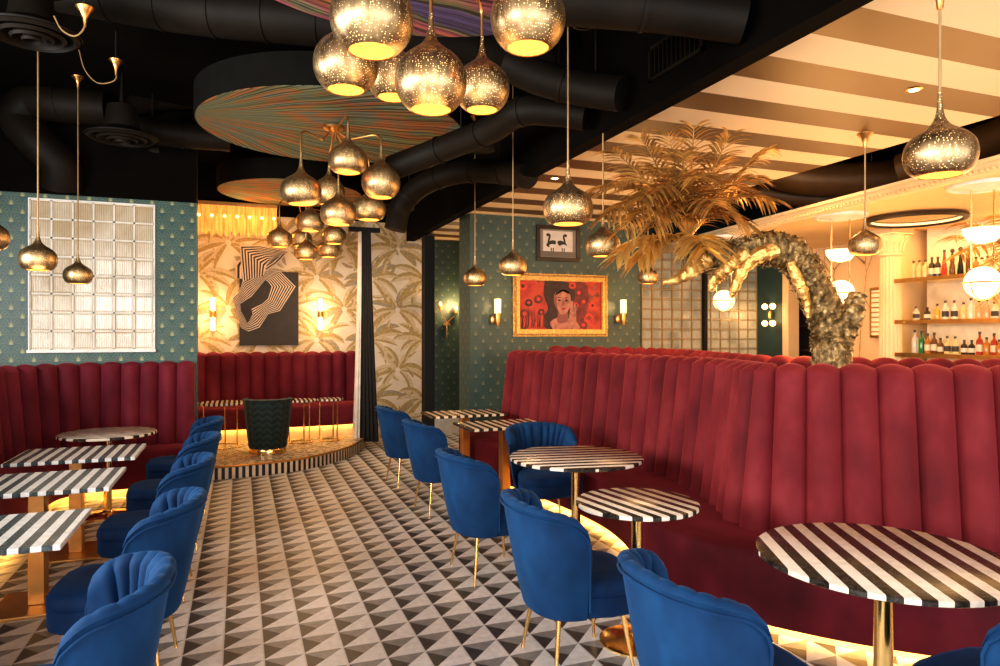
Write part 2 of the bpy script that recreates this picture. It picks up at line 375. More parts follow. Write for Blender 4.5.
# beam, post, art wall, recess
struct(MB().bb(2.50,2.63,-.6,10.9,SZ-.04,CZ).build('trim_1', 'blackceil', smooth=0))
struct(MB().bb(2.60,2.75,10.1,10.3,0,SZ-.04).build('trim_2', 'black', smooth=0))
struct(MB().bb(2.80,4.6,10.9,11.05,0,SZ).build('wall_recess', 'teal2', smooth=0))
struct(MB().bb(2.72,5.21,8.30,8.75,0,SZ).build('wall_art', 'teal2', smooth=0))
struct(MB().bb(2.80,4.6,10.87,10.9,0,.30).build('baseboard_recess', 'white_metal', smooth=0))
struct(MB().bb(5.21,6.0,9.5,9.6,0,SZ+.9).build('wall_behind_palm', 'teal2', smooth=0))
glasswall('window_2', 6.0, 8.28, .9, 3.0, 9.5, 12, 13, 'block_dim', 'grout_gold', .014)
struct(MB().bb(6.0,8.3,9.5,9.6,0,.9).bb(6.0,8.3,9.5,9.6,3.0,CZ).build('wall_glass_surround', 'tealdark', smooth=0))
struct(MB().bb(7.14,7.20,9.42,9.49,0,3.0).build('trim_3', 'black', smooth=0))
struct(MB().bb(8.28,8.45,8.85,9.6,0,CZ).build('wall_teal_right', 'tealdark', smooth=0))
struct(MB().bb(8.3,8.45,5.9,8.1,0,2.95).bb(8.3,8.45,8.1,8.72,2.55,2.95).build('wall_marble', 'marble', smooth=0))
struct(MB().bb(8.22,8.45,8.72,8.85,0,2.93).build('trim_4', 'cream', smooth=0, bevel=.01))
struct(MB().bb(8.9,9.0,7.6,9.4,0,CZ).build('wall_back_bar', 'dark_wood', smooth=0))
# bar soffit with crown moulding
sp = [(5.40,1.2),(5.668,3.741),(6.076,7.191),(6.35,9.5),(9.4,9.5),(9.4,1.2)]
struct(MB().prism(sp, 2.95, 3.03).build('ceiling_bar', 'cream', smooth=0))
cm = MB(); A = V(5.40,1.2,0); B = V(6.35,9.5,0); C1 = V(5.668,3.741,0); C2 = V(6.076,7.191,0)
path = [A, C1, C2, B]; prof = [(.02,2.93),(-.02,2.94),(-.035,2.965),(-.06,2.98),(-.07,3.01),(-.09,3.02),(-.09,3.05),(.02,3.05)]
cm.grid([[ (p.x+dx, p.y, z) for dx, z in prof] for p in path])
L = (C2-C1).length
for k in range(150):
    p = A.lerp(C1, k/48) if k < 48 else (C1.lerp(C2, (k-48)/66) if k < 114 else C2.lerp(B, (k-114)/36))
    cm.box((p.x-.055, p.y, 2.962), (.04,.028,.02))
struct(cm.build('trim_6', 'cream', smooth=0))
# bar back: lit niche
struct(MB().bb(8.05,8.15,1.5,6.2,0,2.95).build('wall_bar', simple('lit_bar_back', (.86,.74,.55), .6), smooth=0))
struct(MB().bb(7.55,8.3,6.32,6.42,0,2.95).build('wall_bar_side', 'cream', smooth=0))
struct(MB().bb(-4.3,-4.2,-3,8.4,0,CZ).build('wall_left', 'teal', smooth=0))
struct(MB().bb(9.5,9.6,-3,12,0,CZ).build('wall_right', 'cream', smooth=0))
# ------------------------------------------------------------------ stage
outer = cr([(-.45,8.37),(.1,8.41),(.67,8.58),(1.2,9.05),(1.61,9.78),(1.78,10.45),(1.80,10.88)], 160)
poly = [(p[0],p[1]) for p in [Vector((*q,)) for q in outer]]
full = poly+[(-.69,10.88),(-.69,8.62),(-.45,8.62)]
outer3 = [Vector((p[0],p[1],0)) for p in poly]
eq, LL = arcres(outer3, 106)
st = empty('stage', (0,0,0)); struct(st)
m = MB(); m.prism(full, .13, .147); m.build('stage_top', 'leopard', st, smooth=0)
m = MB()
for k in range(len(eq)-1):
    a, b = eq[k], eq[k+1]; m.add([(a.x,a.y,0),(b.x,b.y,0),(b.x,b.y,.13),(a.x,a.y,.13)], [(0,1,2,3)], k % 2)
m.build('riser', ['riser_w','riser_b'], st, smooth=0)
m = MB(); m.tube([(p.x,p.y,.142) for p in eq], .014, 6); m.build('gold_edge', 'gold_post', st)

# ------------------------------------------------------------------ banquettes
def backrest(path, ztop, zbot, npl, recl, bulge=.078, thick=.14, side=1, sub=9, scallop_=.034):
    # path: front line of the back at its foot; side=+1: front lies to the left of travel
    pts, L = arcres([Vector((p[0],p[1],0)) for p in path], npl*sub+1)
    N = []
    for i in range(len(pts)):
        t = pts[min(i+2,len(pts)-1)]-pts[max(i-2,0)]; t.normalize(); N.append(Vector((-t.y,t.x,0))*side)
    zt = ztop if callable(ztop) else (lambda f: ztop)
    prof = [0,.02,.2,.4,.6,.8,.9,.95]
    rows = []
    H = len(prof)
    for i, p in enumerate(pts):
        f = i/(len(pts)-1); s = (i % sub)/sub; w = abs(sin(pi*s))**.72; Z = zt(f)
        col = []
        for h in prof:
            off = bulge*w*(.6 if h == 0 else 1)
            col.append(p+N[i]*(off-recl*h)+Vector((0,0,zbot+(Z-zbot)*h)))
        rl = bulge*w
        topz = Z-scallop_*(1-w)
        base = p-N[i]*recl
        for a, rr in ((30,.9),(60,.97),(90,1),(125,.95)):
            # rounded roll over the top
            c0 = .05*(Z-zbot)
            col.append(base+N[i]*(rl*max(0,1-a/100)-thick*.5*(1-cos(R(a))))+Vector((0,0,Z-c0+c0*sin(R(a))*1.0-scallop_*(1-w)*(a/90))))
        col.append(base-N[i]*thick+Vector((0,0,Z-.06))); col.append(p-N[i]*(thick+.0)+Vector((0,0,0.1)))
        rows.append(col)
    m = MB(); m.grid(rows)
    n = len(rows[0]); m.f.append(tuple(range(n))); m.mi.append(0); e = (len(rows)-1)*n; m.f.append(tuple(range(e+n-1,e-1,-1))); m.mi.append(0)
    return m, L
def bench(front, back, zs, z0, n=90):
    f, _ = arcres([Vector((p[0],p[1],0)) for p in front], n); b, _ = arcres([Vector((p[0],p[1],0)) for p in back], n)
    rows = []
    for p, q in zip(f, b):
        d = (q-p).normalized()
        col = [p+d*.02+V(0,0,z0), p+V(0,0,z0+.01), p+V(0,0,zs-.05), p+d*.012+V(0,0,zs-.018), p+d*.045+V(0,0,zs)]
        col += [p.lerp(q,.4)+V(0,0,zs+.012), q+V(0,0,zs)]; rows.append(col)
    m = MB(); m.grid(rows)
    k = len(rows[0])
    for e in (0, len(rows)-1):
        r = rows[e]; o = len(m.v); m.v += [tuple(x) for x in r]+[(r[-1].x,r[-1].y,z0)]; m.f.append(tuple(range(o,o+k+1))); m.mi.append(0)
    kick = MB(); kr = [[p.lerp(q,.14)+V(0,0,z0+.005), p.lerp(q,.14)+V(0,0,max(0 if z0 < .2 else .147,z0-.18))] for p, q in zip(f,b)]
    led = MB(); led.grid([[p.lerp(q,.05)+V(0,0,z0+.004), p.lerp(q,.11)+V(0,0,z0+.004)] for p, q in zip(f,b)])
    kick.grid(kr); kick.grid([[p.lerp(q,.02)+V(0,0,z0+.008), q+V(0,0,z0+.008)] for p, q in zip(f,b)])
    return m, kick, led
def banquette(name, label, fpts, bpts, ztop, zs, z0, npl, recl, mat, group=None, side=1, kickh=.11, n=200, smat='seatred', thick=.14):
    o = empty(name, (0,0,0)); tag(o, label, 'banquette', group)
    b = cr([(*p,0) for p in bpts], n); f = cr([(*p,0) for p in fpts], n)
    m, L = backrest(b, ztop, zs-.05, npl, recl, side=side, thick=thick); m.build('backrest', mat, o, smooth=60)
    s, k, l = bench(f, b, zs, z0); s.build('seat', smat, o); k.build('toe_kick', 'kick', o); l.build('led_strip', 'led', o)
    return o
Bp = [(2.97,7.85),(3.10,7.1),(3.2,6.3),(3.30,5.6),(3.32,4.95),(3.25,4.35),(3.10,3.9),(2.95,3.6),(2.93,3.38),(3.10,3.14),(3.40,2.90),(3.75,2.68),(4.15,2.43),(4.6,2.12)]
Fp = [(2.42,7.8),(2.58,7.0),(2.70,6.2),(2.78,5.5),(2.78,4.9),(2.66,4.35),(2.50,3.98),(2.43,3.70),(2.50,3.35),(2.68,3.02),(2.92,2.70),(3.25,2.38),(3.65,2.08),(4.1,1.75)]
banquette('banquette', 'long serpentine crimson velvet channel-tufted banquette curving along the right side', Fp, Bp, lambda f: 1.445+.03*f, .46, .05, 33, .13, 'red', side=-1)
B2 = [(3.55,7.72),(4.1,7.48),(4.6,7.05),(4.72,6.3),(4.62,5.5),(4.55,4.95),(4.75,4.45),(5.2,4.0),(5.9,3.5)]
F2 = [(3.75,8.0),(4.4,7.9),(5.1,7.3),(5.25,6.4),(5.15,5.5),(5.1,5.1),(5.2,4.85),(5.6,4.45),(6.2,3.95)]
banquette('banquette', 'second red velvet booth row behind the serpentine banquette, mostly hidden', F2, B2, lambda f: 1.50-.045*min(1,f*1.6), .46, .11, 30, .10, 'red', side=1)
def arcpts(cx, cy, r, a0, a1, n=8): return [(cx+r*cos(R(a0+(a1-a0)*k/n)), cy+r*sin(R(a0+(a1-a0)*k/n))) for k in range(n+1)]
Bl = [(-.47,8.22),(-.70,8.22),(-.95,8.22)]+arcpts(-1.2,7.37,.85,90,180,6)+[(-2.05,6.6),(-2.05,5.5),(-2.05,4.3),(-2.05,3.0),(-2.05,1.6)]
Fl = [(-.47,7.79),(-.70,7.79),(-.95,7.79)]+arcpts(-1.2,7.37,.42,90,180,6)+[(-1.62,6.6),(-1.62,5.5),(-1.62,4.3),(-1.62,3.0),(-1.62,1.6)]
banquette('banquette', 'wine red velvet channel-tufted corner banquette along the teal wall at left', Fl, Bl, 1.345, .46, .08, 44, .10, 'winered', side=1, smat='winered', thick=.07)
Ba = [(-.66,10.70),(0,10.70),(.6,10.70),(1.2,10.70),(1.72,10.70)]; Fa = [(-.66,10.12),(0,10.12),(.6,10.13),(1.2,10.14),(1.70,10.2)]
banquette('banquette', 'wine red velvet banquette on the stage under the alcove artwork', Fa, Ba, 1.375, .62, .32, 12, .06, 'winered', side=-1, smat='winered', thick=.12)

# ------------------------------------------------------------------ chairs
def make_chair():
    root = empty('velvet_chair')
    NU, NT = 96, 10
    def plan(u, t):           # u -1..1 round the back, t 0 bottom..1 top
        ph = u*R(92); a = .215+.065*t; b = .262+.045*t
        ex = .85
        cx = math.copysign(abs(cos(ph))**ex, cos(ph)); sy = math.copysign(abs(sin(ph))**ex, sin(ph))
        return Vector((-.0-a*cx-.02*t, b*sy, 0))
    def ztop(u):
        au = abs(u); z = .825-.055*au*au
        if au > .80: z -= .085*(1-math.sqrt(max(0,1-((au-.80)/.20)**2)))
        return z
    outer = []; inner = []
    for i in range(NU+1):
        u = -1+2*i/NU; zt = ztop(u); O = []; I = []
        du = .01; tang = (plan(min(1,u+du),.5)-plan(max(-1,u-du),.5)).normalized(); nrm = Vector((tang.y,-tang.x,0))
        if nrm.dot(plan(u,.5)-Vector((.1,0,0))) < 0: nrm = -nrm
        for k in range(NT+1):
            t = k/NT; p = plan(u,t); O.append(p+Vector((0,0,.305+(zt-.305)*t))-nrm*(.02*(1-t)**3))
        # lip rolled inward
        p = plan(u,1); th = .062
        s = (i % 8)/8; fl = -.024*(1-abs(sin(pi*s))**.7)
        lip = [p+nrm*.012+V(0,0,zt+.008), p+nrm*.004+V(0,0,zt+.022+fl*.1), p-nrm*th*.4+V(0,0,zt+.03+fl*.3), p-nrm*(th*.85+fl*.3)+V(0,0,zt+.012+fl*.4)]
        for k in range(NT+1):
            t = 1-k/NT*.72; q = plan(u*(.66+.34*t),t); I.append(q-nrm*(th+.01)-nrm*fl+Vector((0,0,.305+(zt-.305)*t-(.012 if k==0 else 0))))
        outer.append(O+lip+I)
    m = MB(); m.grid(outer)
    n = len(outer[0])
    m.f.append(tuple(range(n-1,-1,-1))); m.mi.append(0); e = NU*n; m.f.append(tuple(range(e,e+n))); m.mi.append(0)
    m.build('backrest', 'blue', root, smooth=50)
    pp = MB(); pts = []
    for i in range(NU+1):
        u = -1+2*i/NU; p = plan(u,1); tang = (plan(min(1,u+.01),.5)-plan(max(-1,u-.01),.5)).normalized(); nrm = Vector((tang.y,-tang.x,0))
        if nrm.dot(p-Vector((.1,0,0))) < 0: nrm = -nrm
        pts.append(p+nrm*.008+V(0,0,ztop(u)-.018))
    lo = plan(-1,0); hi = plan(1,0)
    def down(sg):
        q = []
        for k in range(1,8): t = 1-k/8; p = plan(sg,t); q.append(p+V(.006,0,.305+(ztop(sg)-.02-.305)*t))
        return q
    pts = down(-1)[::-1]+pts+down(1)
    pp.tube(pts, .0055, 6); pp.build('piping', 'blue', root)
    # seat: cushion and apron
    def dshape(s, x0=-.13):
        P = [(x0,-.15*s),(-.03,-.225*s)]
        for k in range(9):
            a = R(-90+k*22.5); x = .17+.22*s*cos(a)**1.0 if k not in (0,8) else .17; P.append((.14+.215*s*max(0,cos(a))**.55, .258*s*math.copysign(abs(sin(a))**.6, sin(a))))
        P += [(-.03,.225*s),(x0,.15*s)]
        return P
    m = MB()
    for (s0,z0),(s1,z1) in zip([(.96,.305),(1.0,.318),(1.0,.40)], [(1.0,.318),(1.0,.40),(.975,.405)]):
        a = dshape(s0); b = dshape(s1); n = len(a)
        m.grid([[(x,y,z0) for x,y in a],[(x,y,z1) for x,y in b]], wrap=True)
    a = dshape(.96); m.add([(x,y,.305) for x,y in a], [tuple(range(len(a)))[::-1]])
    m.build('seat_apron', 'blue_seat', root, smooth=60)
    m = MB(); lv = [(.975,.402),(1.01,.41),(1.015,.432),(.99,.456),(.93,.470),(.8,.478),(.5,.484)]
    m.grid([[(x,y,z) for x,y in dshape(s)] for s,z in lv], wrap=True); a = dshape(.5); m.add([(x,y,.484) for x,y in a], [tuple(range(len(a)))])
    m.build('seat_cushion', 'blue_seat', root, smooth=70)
    for sx, sy in ((-1,-1),(-1,1),(1,-1),(1,1)):
        x0 = -.10 if sx < 0 else .23; x1 = -.14 if sx < 0 else .27
        mm = MB().tube([(x0,sy*.17,.31),(x1,sy*.225,.012),(x1,sy*.225,0)], [.013,.0075,.010], 10); mm.build('leg', 'gold', root)
    return root
chair0 = make_chair(); first = [True]
def chair(x, y, deg, label, group=None):
    if first[0]: o = chair0; first[0] = False; o.location = (x,y,0); o.rotation_euler = (0,0,R(deg))
    else: o = dup(chair0, (x,y,0), R(deg))
    o['label'] = label; o['category'] = 'chair'
    if 'group' in o: del o['group']
    o['group'] = group
    return o
GL = 'blue velvet chairs along the left tables'; GR = 'blue velvet chairs along the right tables'
for x, y, dg, lb in [(-.52,2.64,182,'blue velvet barrel chair nearest the camera in the left row, fluted inside back showing'),
    (-.47,3.78,176,'second blue velvet chair of the left row, at the nearest striped table'),
    (-.46,4.90,178,'third blue velvet chair from the camera in the left row'),
    (-.45,5.96,180,'fourth blue velvet chair from the camera in the left row'),
    (-.45,7.08,182,'farthest blue velvet chair of the left row, beside the round striped table')]: chair(x,y,dg,lb,GL)
for x, y, dg, lb in [(1.70,7.50,4,'farthest blue velvet chair of the right row, near the leaf wallpaper'),
    (1.71,6.22,3,'second farthest blue velvet chair of the right row, slim gold legs showing'),
    (1.56,4.50,3,'blue velvet chair with its back to the aisle, beside the square striped table'),
    (1.52,3.12,-3,'blue velvet chair in front of the small round striped table, seen from behind'),
    (1.56,2.02,-2,'large blue velvet chair back in the foreground before the nearest round table'),
    (2.44,5.42,-92,'blue velvet chair facing the camera behind the large round striped table'),
    (2.44,1.47,92,'blue velvet chair cut off at the bottom right corner of the photo')]: chair(x,y,dg,lb,GR)

# ------------------------------------------------------------------ tables
def round_table(x, y, r, rz, label, mat, baser=.2, poler=.034, gm='gold'):
    o = empty('round_table', (x,y,0), rz); tag(o, label, 'table')
    MB().lathe([(r-.006,.725),(r,.729),(r,.746),(r-.006,.75)], n=72).build('tabletop', mat, o)
    MB().lathe([(poler,.02),(poler,.70),(poler*2.2,.712),(poler*2.2,.726)], n=28).build('pole', gm, o)
    MB().lathe([(baser,0),(baser,.008),(baser*.93,.014),(baser*.5,.024),(poler*1.3,.036),(poler,.05)], n=56).build('base', gm, o)
    return o
round_table(2.30,4.53,.485,R(80),'large round striped marble table between the two blue chairs and the banquette','top_round',.24)
round_table(1.99,3.20,.325,R(8),'small round striped marble table on a brass disc base','top_small',.20,.030)
round_table(2.44,2.07,.485,R(-27),'largest round black and cream striped marble table in the right foreground','top_round',.24,.036)
round_table(-1.12,7.10,.40,R(88),'round striped table at the far end of the left row of tables','top_small',.22)
def rect_table(x, y, lx, ly, label, mat, posts, group):
    o = empty('square_table', (x,y,0)); tag(o, label, 'table', group)
    MB().box((0,0,.7375), (lx,ly,.025)).build('tabletop', mat, o, smooth=0, bevel=.003)
    for px in posts:
        MB().box((px,0,.37), (.085,.11,.70)).build('post', 'gold_post', o, smooth=0, bevel=.004)
    w = .44
    MB().box(((max(posts)+min(posts))/2,0,.010), (w,.46,.02)).build('base_plate', 'gold_post', o, smooth=0, bevel=.004)
    MB().box(((max(posts)+min(posts))/2,0,.718), (w*.8,.30,.012)).build('top_plate', 'black', o, smooth=0)
    return o
for y, lb in ((3.735,'nearest square striped marble table in the left row, shiny near edge'),(4.905,'second square striped marble table from the camera in the left row'),(5.96,'third square striped marble table of the left row, before the round one')):
    rect_table(-1.125, y, .82, .655, lb, 'top_rect', (-.02,), 'square striped tables at left')
rect_table(2.36,7.44,.86,.52,'farthest square striped marble table on brass post at right','top_warm',(.02,), 'square striped tables at right')
rect_table(2.44,6.40,.86,.58,'square striped marble table behind the large round table, brass post','top_warm',(.02,), 'square striped tables at right')
# stage furniture
def side_table(x, y, r, label, n):
    o = empty('side_table', (x,y,.147)); tag(o, label, 'side table')
    MB().lathe([(r-.004,.566),(r,.57),(r,.588),(r-.004,.592)], n=48).build('tabletop', 'stool_top', o)
    for k in range(n):
        a = R(40+360*k/n); MB().tube([(r*.8*cos(a),r*.8*sin(a),.57),(r*.8*cos(a),r*.8*sin(a),0)], .009, 8).build('leg', 'gold', o)
    MB().tube([(r*.8*cos(2*pi*k/32),r*.8*sin(2*pi*k/32),.012) for k in range(33)], .007, 6).build('foot_ring', 'gold', o)
side_table(-.22,9.78,.30,'round-topped side table on thin gold legs left of the green armchair on stage',3)
side_table(.78,9.80,.20,'left one of the two touching gold-legged side tables on stage',3)
side_table(1.175,9.84,.18,'right one of the two touching gold-legged side tables on stage',3)
o = empty('armchair', (.33,9.16,.147), R(75)); tag(o, 'dark green chevron quilted tub armchair on the stage, back to the camera', 'armchair')
m = MB(); rows = []
for i in range(41):
    a = R(-130+260*i/40)+pi; col = []
    e = 1-max(0,(abs(i-20)/20-.75)/.25)**2*.25
    for h, r in ((.07,.225),(.2,.245),(.4,.27),(.58,.288),(.655,.292),(.68,.305),(.69,.262),(.68,.238),(.655,.23),(.5,.225),(.3,.21)):
        col.append((r*cos(a), r*sin(a), h*(e if h > .3 else 1)))
    rows.append(col)
m.grid(rows); n = 11; m.f.append(tuple(range(n))); m.mi.append(0); m.f.append(tuple(range(40*n+n-1,40*n-1,-1))); m.mi.append(0); m.build('backrest', 'chevron', o)
MB().lathe([(.225,.07),(.235,.1),(.238,.34),(.225,.38),(.15,.40),(.02,.405)], n=40).build('seat', 'chevron', o)
MB().lathe([(.21,0),(.225,.004),(.228,.06),(.222,.07)], n=48).build('base_ring', 'gold', o)

# ------------------------------------------------------------------ pendants
def shade_profile(kind):
    if kind == 'round': pr = [(.56,-.82),(.68,-.74),(.84,-.56),(.96,-.32),(1,-.05),(.975,.22),(.88,.46),(.70,.68),(.48,.85),(.29,1.0),(.17,1.17),(.11,1.38),(.075,1.62),(.055,1.9)]
    else: pr = [(.60,-.66),(.74,-.60),(.90,-.44),(.985,-.20),(1,.02),(.96,.25),(.84,.46),(.64,.63),(.40,.78),(.23,.94),(.13,1.15),(.085,1.42),(.055,1.9)]
    q = cr([(a,b,0) for a,b in pr], 40); return [(v[0],v[1]) for v in q]
def add_shade(parent, r, c, kind, mat):
    P = shade_profile(kind); m = MB(); m.lathe([(a*r,b*r) for a,b in P], c, 40, cap=False); sh = m.build('lamp_shade', mat, parent, smooth=80)
    m = MB(); m.lathe([(a*r*.965,b*r*.97) for a,b in P if b < .5], c, 32, cap=False); z=[b for a,b in P if b<.5][-1]
    m.lathe([([a for a,b in P if b<.5][-1]*r*.965,z*r*.97),(.01,z*r)], c, 32, cap=False); m.build('lining', 'lining', sh, smooth=80)
    m = MB(); m.sphere((c[0],c[1],c[2]-.05*r), r*.16, 8); m.build('bulb', 'bulb', sh)
    m = MB(); m.lathe([(r*.03,1.88*r),(r*.09,1.9*r),(r*.09,2.02*r),(r*.03,2.08*r)], c, 16); 
    return sh
def pendant(pos, r, ztop, label, kind='squat', mat='pierced', group='single hanging brass pendants'):
    o = empty('pendant_lamp', (pos[0],pos[1],ztop)); tag(o, label, 'pendant lamp', group)
    c = (0,0,pos[2]-ztop); add_shade(o, r, c, kind, mat)
    MB().tube([(0,0,c[2]+1.85*r),(0,0,-.02)], .006, 8).build('cord', 'cord', o)
    MB().lathe([(.012,-.11),(.016,-.07),(.03,-.03),(.055,-.008),(.058,0)], n=24).build('canopy', 'gold_post', o)
def plight(loc, e, col=(1,.62,.28), r=.05):
    l = bpy.data.lights.new('l', 'POINT'); l.energy = e; l.color = col; l.shadow_soft_size = r; x = bpy.data.objects.new('light', l); COL.objects.link(x); x.location = loc
def hang(px, py, d, rpx, zt, label, **k): p = at(px,py,d); pendant(p, rpx/F*d*cos(math.atan((px-500)/F)), zt, label, **k)
hang(940,154,3.0,39,SZ,'big pierced brass onion pendant at the upper right, holes glowing')
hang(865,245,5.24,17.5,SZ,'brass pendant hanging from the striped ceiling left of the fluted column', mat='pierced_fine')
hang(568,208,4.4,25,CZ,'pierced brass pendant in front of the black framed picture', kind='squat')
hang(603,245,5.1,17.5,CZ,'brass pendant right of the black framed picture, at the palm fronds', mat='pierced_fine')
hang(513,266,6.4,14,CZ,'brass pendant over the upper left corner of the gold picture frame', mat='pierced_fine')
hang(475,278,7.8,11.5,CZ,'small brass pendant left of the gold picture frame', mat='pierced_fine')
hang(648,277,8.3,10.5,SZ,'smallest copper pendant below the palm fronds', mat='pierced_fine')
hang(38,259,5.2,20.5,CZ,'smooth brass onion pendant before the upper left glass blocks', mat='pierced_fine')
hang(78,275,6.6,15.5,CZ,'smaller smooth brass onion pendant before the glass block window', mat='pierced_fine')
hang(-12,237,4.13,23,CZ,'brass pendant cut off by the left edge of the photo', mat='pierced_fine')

def chandelier(cx, cy, label, items, mat, arms=True):
    o = empty('chandelier', (cx,cy,3.54)); tag(o, label, 'chandelier', 'clusters of brass lamps under the woven discs')
    MB().lathe([(.09,0),(.09,-.02),(.05,-.04),(.03,-.06)], n=28).build('canopy', 'gold_post', o)
    for k, (px, py, d, rp, kd) in enumerate(items):
        p = at(px,py,d)-V(cx,cy,3.54); r = rp/F*d*cos(math.atan((px-500)/F))
        add_shade(o, r, tuple(p), kd, mat)
        zt = p.z+1.85*r; rad = math.hypot(p.x,p.y); u = V(p.x/rad,p.y/rad,0); hh = -.10-.03*(k%3)
        top = max(hh, zt+.08); bx = V(p.x,p.y,0); cv = min(.09, rad*.4)
        pts = [V(p.x,p.y,zt-.02)]+[V(p.x,p.y,zt+(top-.05-zt)*.5), V(p.x,p.y,top-.06)]
        for a in (20,45,70,90): pts.append(bx-u*cv*(1-cos(R(a)))+V(0,0,top-.06+.06*sin(R(a))))
        pts.append(u*rad*.35+V(0,0,top-.01)); pts.append(u*.03+V(0,0,-.04))
        MB().tube(pts, .0085, 8).build('arm', 'gold_post', o)
    return o
chandelier(.82,3.1,'nearest cluster of six pierced brass lamps under the purple woven disc',
  [(372,18,2.79,42,'round'),(528,18,3.09,37.5,'round'),(431,81,3.26,36,'round'),(482,88,3.75,27.5,'round'),(346,64,3.55,33,'round'),(393,76,3.95,27,'round')], 'pierced')
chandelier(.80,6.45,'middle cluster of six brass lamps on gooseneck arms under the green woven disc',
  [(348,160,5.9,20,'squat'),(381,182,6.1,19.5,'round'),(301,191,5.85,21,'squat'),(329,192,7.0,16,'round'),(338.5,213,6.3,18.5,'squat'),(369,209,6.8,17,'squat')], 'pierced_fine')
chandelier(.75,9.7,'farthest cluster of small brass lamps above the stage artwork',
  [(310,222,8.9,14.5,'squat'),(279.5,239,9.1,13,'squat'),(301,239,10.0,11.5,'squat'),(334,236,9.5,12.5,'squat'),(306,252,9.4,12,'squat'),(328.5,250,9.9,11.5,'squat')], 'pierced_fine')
for (x,y,r,mt,lb) in ((.84,3.14,1.2,'disc1','nearest round ceiling disc with purple and green woven underside'),(.83,6.62,1.21,'disc2','middle round ceiling disc with green and orange woven underside'),(.66,9.82,.95,'disc3','farthest round ceiling disc with orange woven underside above the stage')):
    o = empty('ceiling_disc', (x,y,3.55)); tag(o, lb, 'ceiling disc', 'woven ceiling discs')
    MB().lathe([(r-.02,.001),(r,.0),(r,.26),(r-.02,.26)], n=96).build('rim', 'disc_rim', o)
    MB().lathe([(.001,-.003),(r*.5,-.003),(r-.012,-.003),(r-.012,.002)], n=96, cap=False).build('woven_underside', mt, o)
    for a in (30,150,270): MB().tube([(r*.7*cos(R(a)),r*.7*sin(R(a)),.26),(r*.7*cos(R(a)),r*.7*sin(R(a)),CZ-3.55)], .005, 6).build('hanging_rod', 'black', o)

# ------------------------------------------------------------------ ducts and ceiling services
def duct(label, pts, r, n=40, seam=.35, mat='duct'):
    P = cr([tuple(p) for p in pts], n); m = MB(); m.tube(P, r, 22)
    P2, L = arcres(P, max(3,int(L_of(P)/seam)))
    for i in range(1,len(P2)-1):
        t = (P2[i+1]-P2[i-1]).normalized()*.012; m.tube([P2[i]-t,P2[i]+t], r+.008, 22)
    for f_ in (.3,.8):
        q_ = P[int(f_*(n-1))]; m.tube([(q_.x,q_.y,q_.z+r*.9),(q_.x,q_.y,CZ)], .008, 6)
    o = m.build('duct', mat, smooth=50); tag(o, label, 'duct', 'black ceiling ducts')
def L_of(P): return sum((b-a).length for a,b in zip(P,P[1:]))
duct('long thick black duct across the top left behind the purple disc', [at(60,-14,5.2),at(190,8,5.2),at(330,22,5.2),at(440,40,5.3),at(535,56,5.4),at(578,66,5.6),at(590,88,5.9),at(572,112,6.2)], .19)
duct('thick black duct end at top right beside the dark beam', [at(545,0,3.6),at(600,4,3.64),at(670,10,3.66),at(744,20,3.62)], .12)
duct('short black duct running to the beam above the hanging cord', [at(505,62,4.9),at(540,78,4.9),at(580,88,4.85),at(622,94,4.7)], .12)
duct('bent black duct looping below the short one', [at(392,168,6.2),at(440,150,6.0),at(490,130,5.6),at(520,112,5.3),at(560,112,5.2),at(586,116,5.15)], .11)
duct('flexible black duct curving under the middle disc', [at(395,230,7.6),at(402,205,7.6),at(424,184,7.4),at(460,172,7.2),at(500,172,6.9),at(528,176,6.5)], .12)
duct('thin black duct behind the curved one', [at(395,146,8.6),at(440,144,8.0),at(490,146,7.4),at(530,148,6.9)], .09)
duct('black duct elbow at the far left of the ceiling', [at(62,187,7.2),at(60,165,7.1),at(38,142,7.0),at(20,120,7.0),at(32,102,7.0),at(60,104,7.0),at(108,108,7.1)], .185)
duct('upper black branch duct running right from the wye', [at(130,104,7.2),at(145,101,7.3),at(160,98,7.4),at(210,96,7.6),at(260,96,8.0)], .13)
duct('lower straight black duct left of the middle disc', [at(134,126,7.0),at(170,134,7.1),at(230,139,7.3)], .13)
duct('low black duct just above the alcove', [at(90,152,7.4),at(125,152,7.5),at(160,152,7.6)], .08)
duct('black duct seen through the gap beyond the striped ceiling', [at(735,150,8.6),at(790,176,8.4),at(850,180,8.2),at(905,176,8.0)], .20, mat='duct_lit')
duct('second black duct beyond the striped ceiling, lower', [at(740,190,8.9),at(790,196,8.7),at(840,200,8.5)], .12, mat='duct_lit')
duct('far right black duct in the gap above the bar cornice', [at(900,170,7.4),at(960,150,7.0),at(1020,128,6.6)], .17, mat='duct_lit')
def diffuser(px, py, d, r, label):
    p = at(px,py,d); o = empty('air_diffuser', p); tag(o, label, 'air diffuser', 'round black air diffusers')
    MB().lathe([(r,.0),(r*1.02,.012),(r*.85,.03),(r*.5,.09),(r*.4,.30),(r*.08,.32),(.008,CZ-p.z)], n=48, cap=False).build('housing', 'duct', o)
    for k, f in enumerate((.97,.70,.45,.22)):
        MB().lathe([(r*f,.0-.01*k),(r*f*.90,-.018-.01*k),(r*f*.78,.03)], n=48, cap=False).build('ring', 'duct', o)
diffuser(32,35,4.65,.29,'large round black air diffuser at the upper left corner')
diffuser(122,138,6.5,.31,'round black air diffuser hanging under the wye duct')
diffuser(70,188,7.9,.33,'flat round air diffuser seen edge-on above the glass block window')
diffuser(392,209,8.6,.28,'round air diffuser edge-on above the leaf wallpaper')
